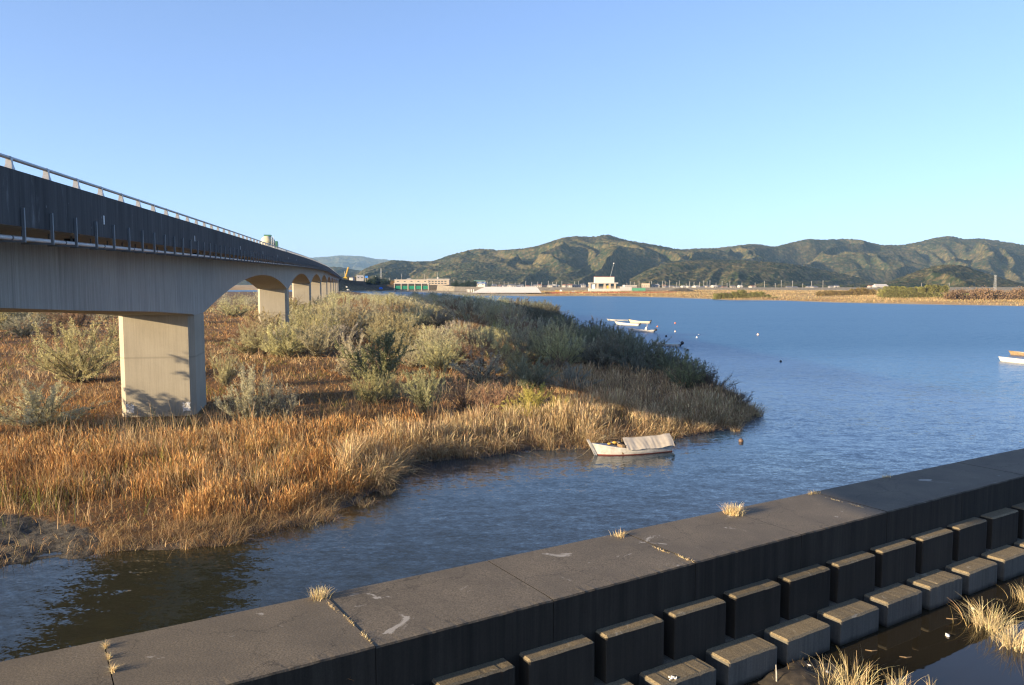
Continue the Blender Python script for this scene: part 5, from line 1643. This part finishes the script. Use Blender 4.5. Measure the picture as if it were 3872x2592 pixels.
house(2442, 960, 1088, 30, 16, 'wallbeige', 'roofbrown', 'square beige building with a red brown roof behind the levee', flat=True, name='building', win=4)
house(2386, 970, 1087, 48, 9, 'wallwhite', 'roofgrey', 'long low white shed behind the levee near the white screened box', flat=True, name='shed', win=6)
house(3335, 960, 1096, 46, 21, 'wallgrey', 'wallgrey', 'big grey hipped roof hall standing between the bamboo thickets', name='hall')
house(1815, 1150, 1072, 42, 11, 'wallwhite', 'roofgreen', 'pale house with green roof above the levee near the control building', name='house')
house(1817, 1080, 1080, 34, 11, 'wallwhite', 'roofblue', 'house with bright blue roof at the levee near the green roof', name='house')
house(1362, 1180, 1056, 26, 14, 'wallwhite', 'wallwhite', 'white building by the blue sign on the far road', name='building')
house(1327, 1200, 1055, 14, 7, 'wallwhite', 'roofgrey', 'small white house under the yellow crane', name='house')
house(1545, 1300, 1062, 14, 8, 'wallwhite', 'wallwhite', 'white roof hut showing above the sluice gallery', name='hut', win=1)
cols_ = [('wallwhite', 'roofgrey', 'white walled house with grey roof'), ('wallbeige', 'roofgrey', 'beige house with grey tile roof'), ('wallwhite', 'roofbrown', 'white house with brown roof'), ('wallgrey', 'roofgrey', 'grey house with dark roof'), ('wallwhite', 'wallwhite', 'pale boxy house')]
hs = [(x_, 'behind the levee above the white revetment', 'houses above the white revetment') for x_ in np.linspace(1860, 2060, 13)] + [(x_, 'behind the levee between revetment and screened box', 'houses between revetment and screened box') for x_ in np.linspace(2075, 2225, 9)] + \
     [(x_, 'in the far village beyond the screened box', 'far village houses beyond the screened box') for x_ in np.linspace(2475, 2740, 17)] + [(x_, 'at the foot of the hills past the bamboo', 'houses at the foot of the hills') for x_ in (2775, 2800, 2850, 2985, 3008, 3068, 3085, 3150, 3165, 3300, 3310)]
for x_, wh, g_ in hs:
    wl_, rf_, lb_ = cols_[rng.integers(0, 5)]
    house(x_ + rng.uniform(-5, 5), rng.uniform(960, 1080), rng.uniform(1087, 1090) if x_ < 2500 else rng.uniform(1090, 1094), rng.uniform(11, 20), rng.uniform(9, 14), wl_, rf_, lb_ + ' ' + wh, g_)
house(3120, 960, 1096, 50, 7, 'wallwhite', 'wallwhite', 'long white greenhouse shed among the far houses', flat=True, name='shed', win=5)


def pole(px, D, base, hpx, label='thin utility pole standing among the far houses', group='utility poles among the far houses'):
    S2 = Spot(px, D, base); k = S2.k; h_ = hpx * k
    r_ = S2.root('utility_pole', label, 'utility pole', group)
    m = MB(); m.tube([S2(0, 0, -3), S2(0, 0, h_)], [0.22, 0.15], 6); m.build('pole', M['pole'], r_)
    m = MB(); m.box(-0.9, 0.9, -.06, .06, h_ - 0.9, h_ - 0.75, S2); m.box(-0.7, 0.7, -.06, .06, h_ - 1.7, h_ - 1.55, S2); m.build('crossarm', M['galv'], r_)


for x_ in list(np.linspace(1845, 2230, 20)) + list(np.linspace(2365, 2760, 24)) + [2800, 2850, 2890, 2925, 2960, 2997, 3032, 3070, 3110, 3480, 3590]:
    pole(x_ + rng.uniform(-7, 7), rng.uniform(955, 1050), 1090, rng.uniform(17, 30))
for x_, hb in [(1420, 1062), (1500, 1075), (1519, 1062), (1605, 1060), (1655, 1055), (1716, 1080), (1755, 1082), (1472, 1072)]:
    pole(x_, rng.uniform(1150, 1200), hb, rng.uniform(18, 28), 'utility pole beside the sluice gate and far road', 'utility poles by the sluice gate')
pole(1377, 1150, 1052, 28, 'slim white lamp pole standing beside the blue sign')
# blue road sign on two posts, lattice pylons, yellow crane
S2 = Spot(1386, 1120, 1064); k = S2.k; r_ = S2.root('road_sign', 'blue road sign on two pale posts beside the far road', 'road sign')
for a_ in (-3.4, 3.4):
    m = MB(); m.tube([S2(a_ * k, 0, -1), S2(a_ * k, 0, 13 * k)], 0.3, 6); m.build('post', M['wallbeige'], r_)
MB().box(-5.5 * k, 5.5 * k, -.5, -.31, 12 * k, 20 * k, S2).build('sign_panel', M['signblue'], r_)


def pylon(px, D, base, hpx, wb, wt, label, name='pylon', arms=True):
    S2 = Spot(px, D, base); k = S2.k; h_ = hpx * k
    r_ = S2.root(name, label, 'pylon')
    m = MB(); n_ = 7
    for sa in (-1, 1):
        for sb in (-1, 1):
            m.tube([S2(sa * wb * k / 2, sb * wb * k / 2, -2), S2(sa * wt * k / 2, sb * wt * k / 2, h_)], 0.11, 4)
    for i in range(n_):
        z0, z1 = h_ * i / n_, h_ * (i + 1) / n_
        w0, w1 = (wb + (wt - wb) * i / n_) * k / 2, (wb + (wt - wb) * (i + 1) / n_) * k / 2
        for sb in (-1, 1):
            m.tube([S2(-w0, sb * w0, z0), S2(w1, sb * w1, z1)], 0.06, 4); m.tube([S2(w0, sb * w0, z0), S2(-w1, sb * w1, z1)], 0.09, 4)
    m.build('lattice', M['steel'], r_)
    if arms:
        m = MB(); m.box(-wt * 1.5 * k, wt * 1.5 * k, -.3, .3, h_ - .4, h_, S2); m.box(-wt * 1.5 * k, wt * 1.5 * k, -.3, .3, h_ - 2.0, h_ - 1.6, S2); m.build('cross_beam', M['steel'], r_)
    return r_


pylon(3763, 840, 1102, 60, 9, 3.5, 'white lattice pylon rising above the rusty brown trees')
pylon(1441, 1230, 1050, 34, 5, 2.5, 'small lattice mast above the dark trees near the sluice', 'mast', False)
S2 = Spot(1306, 1140, 1056); k = S2.k; r_ = S2.root('crane', 'yellow crane boom leaning behind the far end of the bridge', 'crane')
m = MB()
for d_ in (-1.1, 1.1):
    m.tube([S2(d_ * k, 0, 2), S2((12 + d_) * k, 0, 44 * k)], 0.6, 4); m.tube([S2(d_ * k, 1.5, 2), S2((12 + d_) * k, 1.5, 44 * k)], 0.6, 4)
for i in range(9): m.tube([S2((-1.1 + 12 * i / 9) * k, 0, 2 + (44 * k - 2) * i / 9), S2((1.1 + 12 * (i + 1) / 9) * k, 1.5, 2 + (44 * k - 2) * (i + 1) / 9)], 0.4, 4)
m.build('boom', M['craneyellow'], r_)
MB().box(-2.5, 2.5, -1.5, 2.5, -1, 2.6, S2).build('crane_cab', M['craneyellow'], r_)
m = MB(); m.tube([S2(-1 * k, 0, 2.6), S2(-3 * k, 0, 30 * k)], 0.35, 4); m.build('mast', M['steel'], r_)
S2 = Spot(1440, 950, 1094); m = MB(); k = S2.k; m.rings([[S2(a_, b_, 0) for a_, b_ in ((-2, -1.5), (2, -1.5), (2, 1.5), (-2, 1.5))], [S2(a_, b_, 1.4) for a_, b_ in ((-2, -1.5), (2, -1.5), (2, 1.5), (-2, 1.5))], [S2(a_, b_, 2.5) for a_, b_ in ((-1.2, -.3), (1.2, -.3), (1.2, .3), (-1.2, .3))]])
tag(m.build('tent', M['tarpblue']), 'bright blue tarpaulin tent below the road embankment', 'tent')


# dry grass standing on the far bank
N = 260000
x, y, r = polar(N, 380, 1000, -13, 42)
z, sd = far_z(x, y)
px, py = proj(np.c_[x, y, z])
pn = fbm(x * 0.03, y * 0.03, 4, 88)
k = (sd > np.where(px < 2050, 40, 3)) & (sd < 330) & (rng.random(N) < np.clip((pn - 0.3) * 4, 0.1, 1))
x, y, z, r, pn = [q[k] for q in (x, y, z, r, pn)]
n = len(x)
me = blades(np.c_[x, y, z - 0.05], rng.uniform(0.4, 1.3, n) * (0.5 + pn), 0.10 * rng.uniform(0.6, 1.4, n) * r / 500, rng.uniform(0, 6.28, n), np.abs(rng.normal(0.3, 0.2, n)), pal(n, [(0.376, 0.264, 0.128), (0.320, 0.216, 0.104), (0.416, 0.328, 0.184), (0.208, 0.184, 0.080)], [3, 2, 2, 1.4]) * (0.7 + 0.6 * fbm(x * 0.012, y * 0.05, 3, 41))[:, None], seg=1, name='far_grass')
tag(link('far_grass', me, M['blade']), kind='stuff')


# far trees and thickets: crowns of many small leaf faces
def far_tree_mesh(seed, n=2600, size=0.075, shape='round'):
    r2 = np.random.default_rng(seed)
    cl = r2.normal(0, 1, (26, 3)); cl /= np.linalg.norm(cl, axis=1)[:, None]; cl *= r2.uniform(0.25, 0.78, (26, 1)); cl[:, 2] = np.abs(cl[:, 2]) * 0.95 + 0.05
    i_ = r2.integers(0, 26, n)
    P = cl[i_] + r2.normal(0, 0.17 if shape == 'round' else 0.12, (n, 3))
    if shape == 'bamboo': P[:, 2] = r2.random(n) ** 0.8 * (0.75 + 0.3 * r2.random(26)[i_])
    P[:, 2] = np.maximum(P[:, 2], 0.01)
    d1 = r2.normal(0, 1, (n, 3)); d1 /= np.linalg.norm(d1, axis=1)[:, None]
    if shape == 'bamboo': d1 = d1 * 0.4 + np.array([0, 0, 1.0])
    d2 = np.cross(d1, r2.normal(0, 1, (n, 3))); d2 /= np.linalg.norm(d2, axis=1)[:, None]
    V = np.stack([P - d1 * size, P + d2 * size * .6, P + d1 * size, P - d2 * size * .6], 1).reshape(-1, 3)
    T = r2.uniform(0.8, 1.2, 26)[i_] * r2.uniform(0.7, 1.3, n)
    return mesh_np('far_crown', V, np.arange(4 * n).reshape(-1, 4), colors=np.repeat(np.c_[T, T * r2.uniform(.95, 1.05, n), T * r2.uniform(.8, 1.2, n)], 4, axis=0))


FT = [far_tree_mesh(900 + i) for i in range(3)]; FBM = [far_tree_mesh(950 + i, shape='bamboo') for i in range(2)]


def far_tree(px, base, wpx, hpx, D, col, label, group=None, bamboo=False, name='far_tree'):
    S2 = Spot(px, D, base); k = S2.k
    r_ = S2.root(name, label, 'bamboo' if bamboo else 'tree', group)
    me_ = (FBM if bamboo else FT)[rng.integers(0, 2)]
    cr = link('crown', me_, M['leaf'], r_); v = rng.uniform(.88, 1.12); cr.color = (col[0] * v, col[1] * v, col[2] * v, 1)
    q_ = rng.uniform(.7, 1.2); cr.scale = (wpx / 2 * k * rng.uniform(.85, 1.25), wpx / 2 * k * .8, hpx * q_ * k * (0.95 if bamboo else 1.0)); cr.rotation_euler = (0, 0, rng.uniform(0, 6.28)) if not bamboo else (0, 0, 0)
    if not bamboo:
        m = MB(); m.tube([S2(0, 0, -1), S2(0, 0, hpx * k * .5)], [0.35, 0.15], 5)
        for q in range(3): m.tube([S2(0, 0, hpx * k * .2), S2(rng.normal(0, wpx * k * .2), rng.normal(0, 1.5), hpx * k * .7)], [0.18, 0.05], 4)
        m.build('trunk', M['bark'], r_)


GB = (0.20, 0.19, 0.07); BB = (0.20, 0.135, 0.082); DG = (0.035, 0.05, 0.028)
gg = 'green bamboo clumps at the far water edge'
for i, x_ in enumerate(np.linspace(2712, 2900, 9)): far_tree(x_, 1133, 46, 30 + 4 * math.sin(i * 2.1), 560, GB, 'yellow green bamboo clump in the small stand at the far shore', gg, True, 'bamboo_clump')
for x_ in (2915, 2935): far_tree(x_, 1134, 34, 14, 550, (0.12, 0.13, 0.05), 'low dark bush at the end of the small bamboo stand', 'low dark bushes at the far shore', False, 'far_bush')
for i, x_ in enumerate(np.linspace(3110, 3290, 7)): far_tree(x_, 1121, 50, 26 + 3 * math.sin(i * 1.7), 610, (0.23, 0.17, 0.07), 'brownish reed stand before the grey roof hall', 'brownish stands before the grey hall', True, 'bamboo_clump')
for i, x_ in enumerate(np.linspace(3345, 3660, 13)): far_tree(x_, 1124 + (x_ - 3345) * .05, 62, 30 + 4 * math.sin(i * 2.3), 530, GB, 'green bamboo clump in the long stand by the far water', 'green bamboo of the long far stand', True, 'bamboo_clump')
for i, x_ in enumerate(np.linspace(3360, 3560, 6)): far_tree(x_, 1106, 56, 26, 640, (0.20, 0.19, 0.06), 'yellowish bamboo clump behind the long stand', 'yellowish bamboo behind the long stand', True, 'bamboo_clump')
for i, x_ in enumerate(list(np.linspace(3600, 3990, 12)) + list(np.linspace(3640, 3980, 9))): far_tree(x_ + rng.uniform(-8, 8), 1142 if i < 12 else 1128, 82, 44 + 7 * math.sin(i * 1.9), 470 if i < 12 else 540, BB, 'rusty brown bare tree in the grove beside the pylon', 'rusty brown grove by the pylon', False, 'far_tree')
far_tree(3516, 1100, 34, 24, 700, DG, 'single dark round tree behind the green bamboo', None)
for i, (x_, w_, h_) in enumerate([(1402, 40, 30), (1425, 48, 36), (1452, 46, 30), (1471, 30, 24)]): far_tree(x_, 1076, w_, h_, 1090, DG, 'dark evergreen tree in the clump beside the blue sign', 'dark evergreens beside the blue sign', False, 'far_tree')
far_tree(1486, 1076, 26, 22, 1080, (0.20, 0.13, 0.05), 'orange brown tree just before the sluice gallery')
for i, x_ in enumerate((1722, 1745, 1768, 1788)): far_tree(x_, 1084, 38, 22, 1000, DG, 'dark tree in the row between control building and houses', 'dark trees behind the levee', False, 'far_tree')
for i, x_ in enumerate(list(np.linspace(2500, 2760, 8)) + list(np.linspace(2960, 3300, 9))): far_tree(x_ + rng.uniform(-10, 10), 1092, 34, 17, 1110, (0.06, 0.07, 0.035), 'dark garden tree between the far village houses', 'garden trees among the far houses', False, 'far_tree')
for i, x_ in enumerate((1345, 1318, 1335)): far_tree(x_, 1060, 22, 16, 1220, (0.12, 0.10, 0.06), 'brownish tree behind the white building on the far road', 'trees behind the far road', False, 'far_tree')

# ------------------------------------------------------------------ air: an even, thin haze round the whole scene
t = NT('haze_air')
pv = t.n('VolumePrincipled'); pv.inputs['Color'].default_value = (0.42, 0.68, 1.0, 1); pv.inputs['Density'].default_value = 0.000055; pv.inputs['Anisotropy'].default_value = 0.0
t.l(pv.outputs[0], t.out.inputs['Volume'])
m = MB(); m.box(-8600, 8600, -260, 11800, -4, 372)
hz = tag(m.build('haze', t.m), kind='stuff')
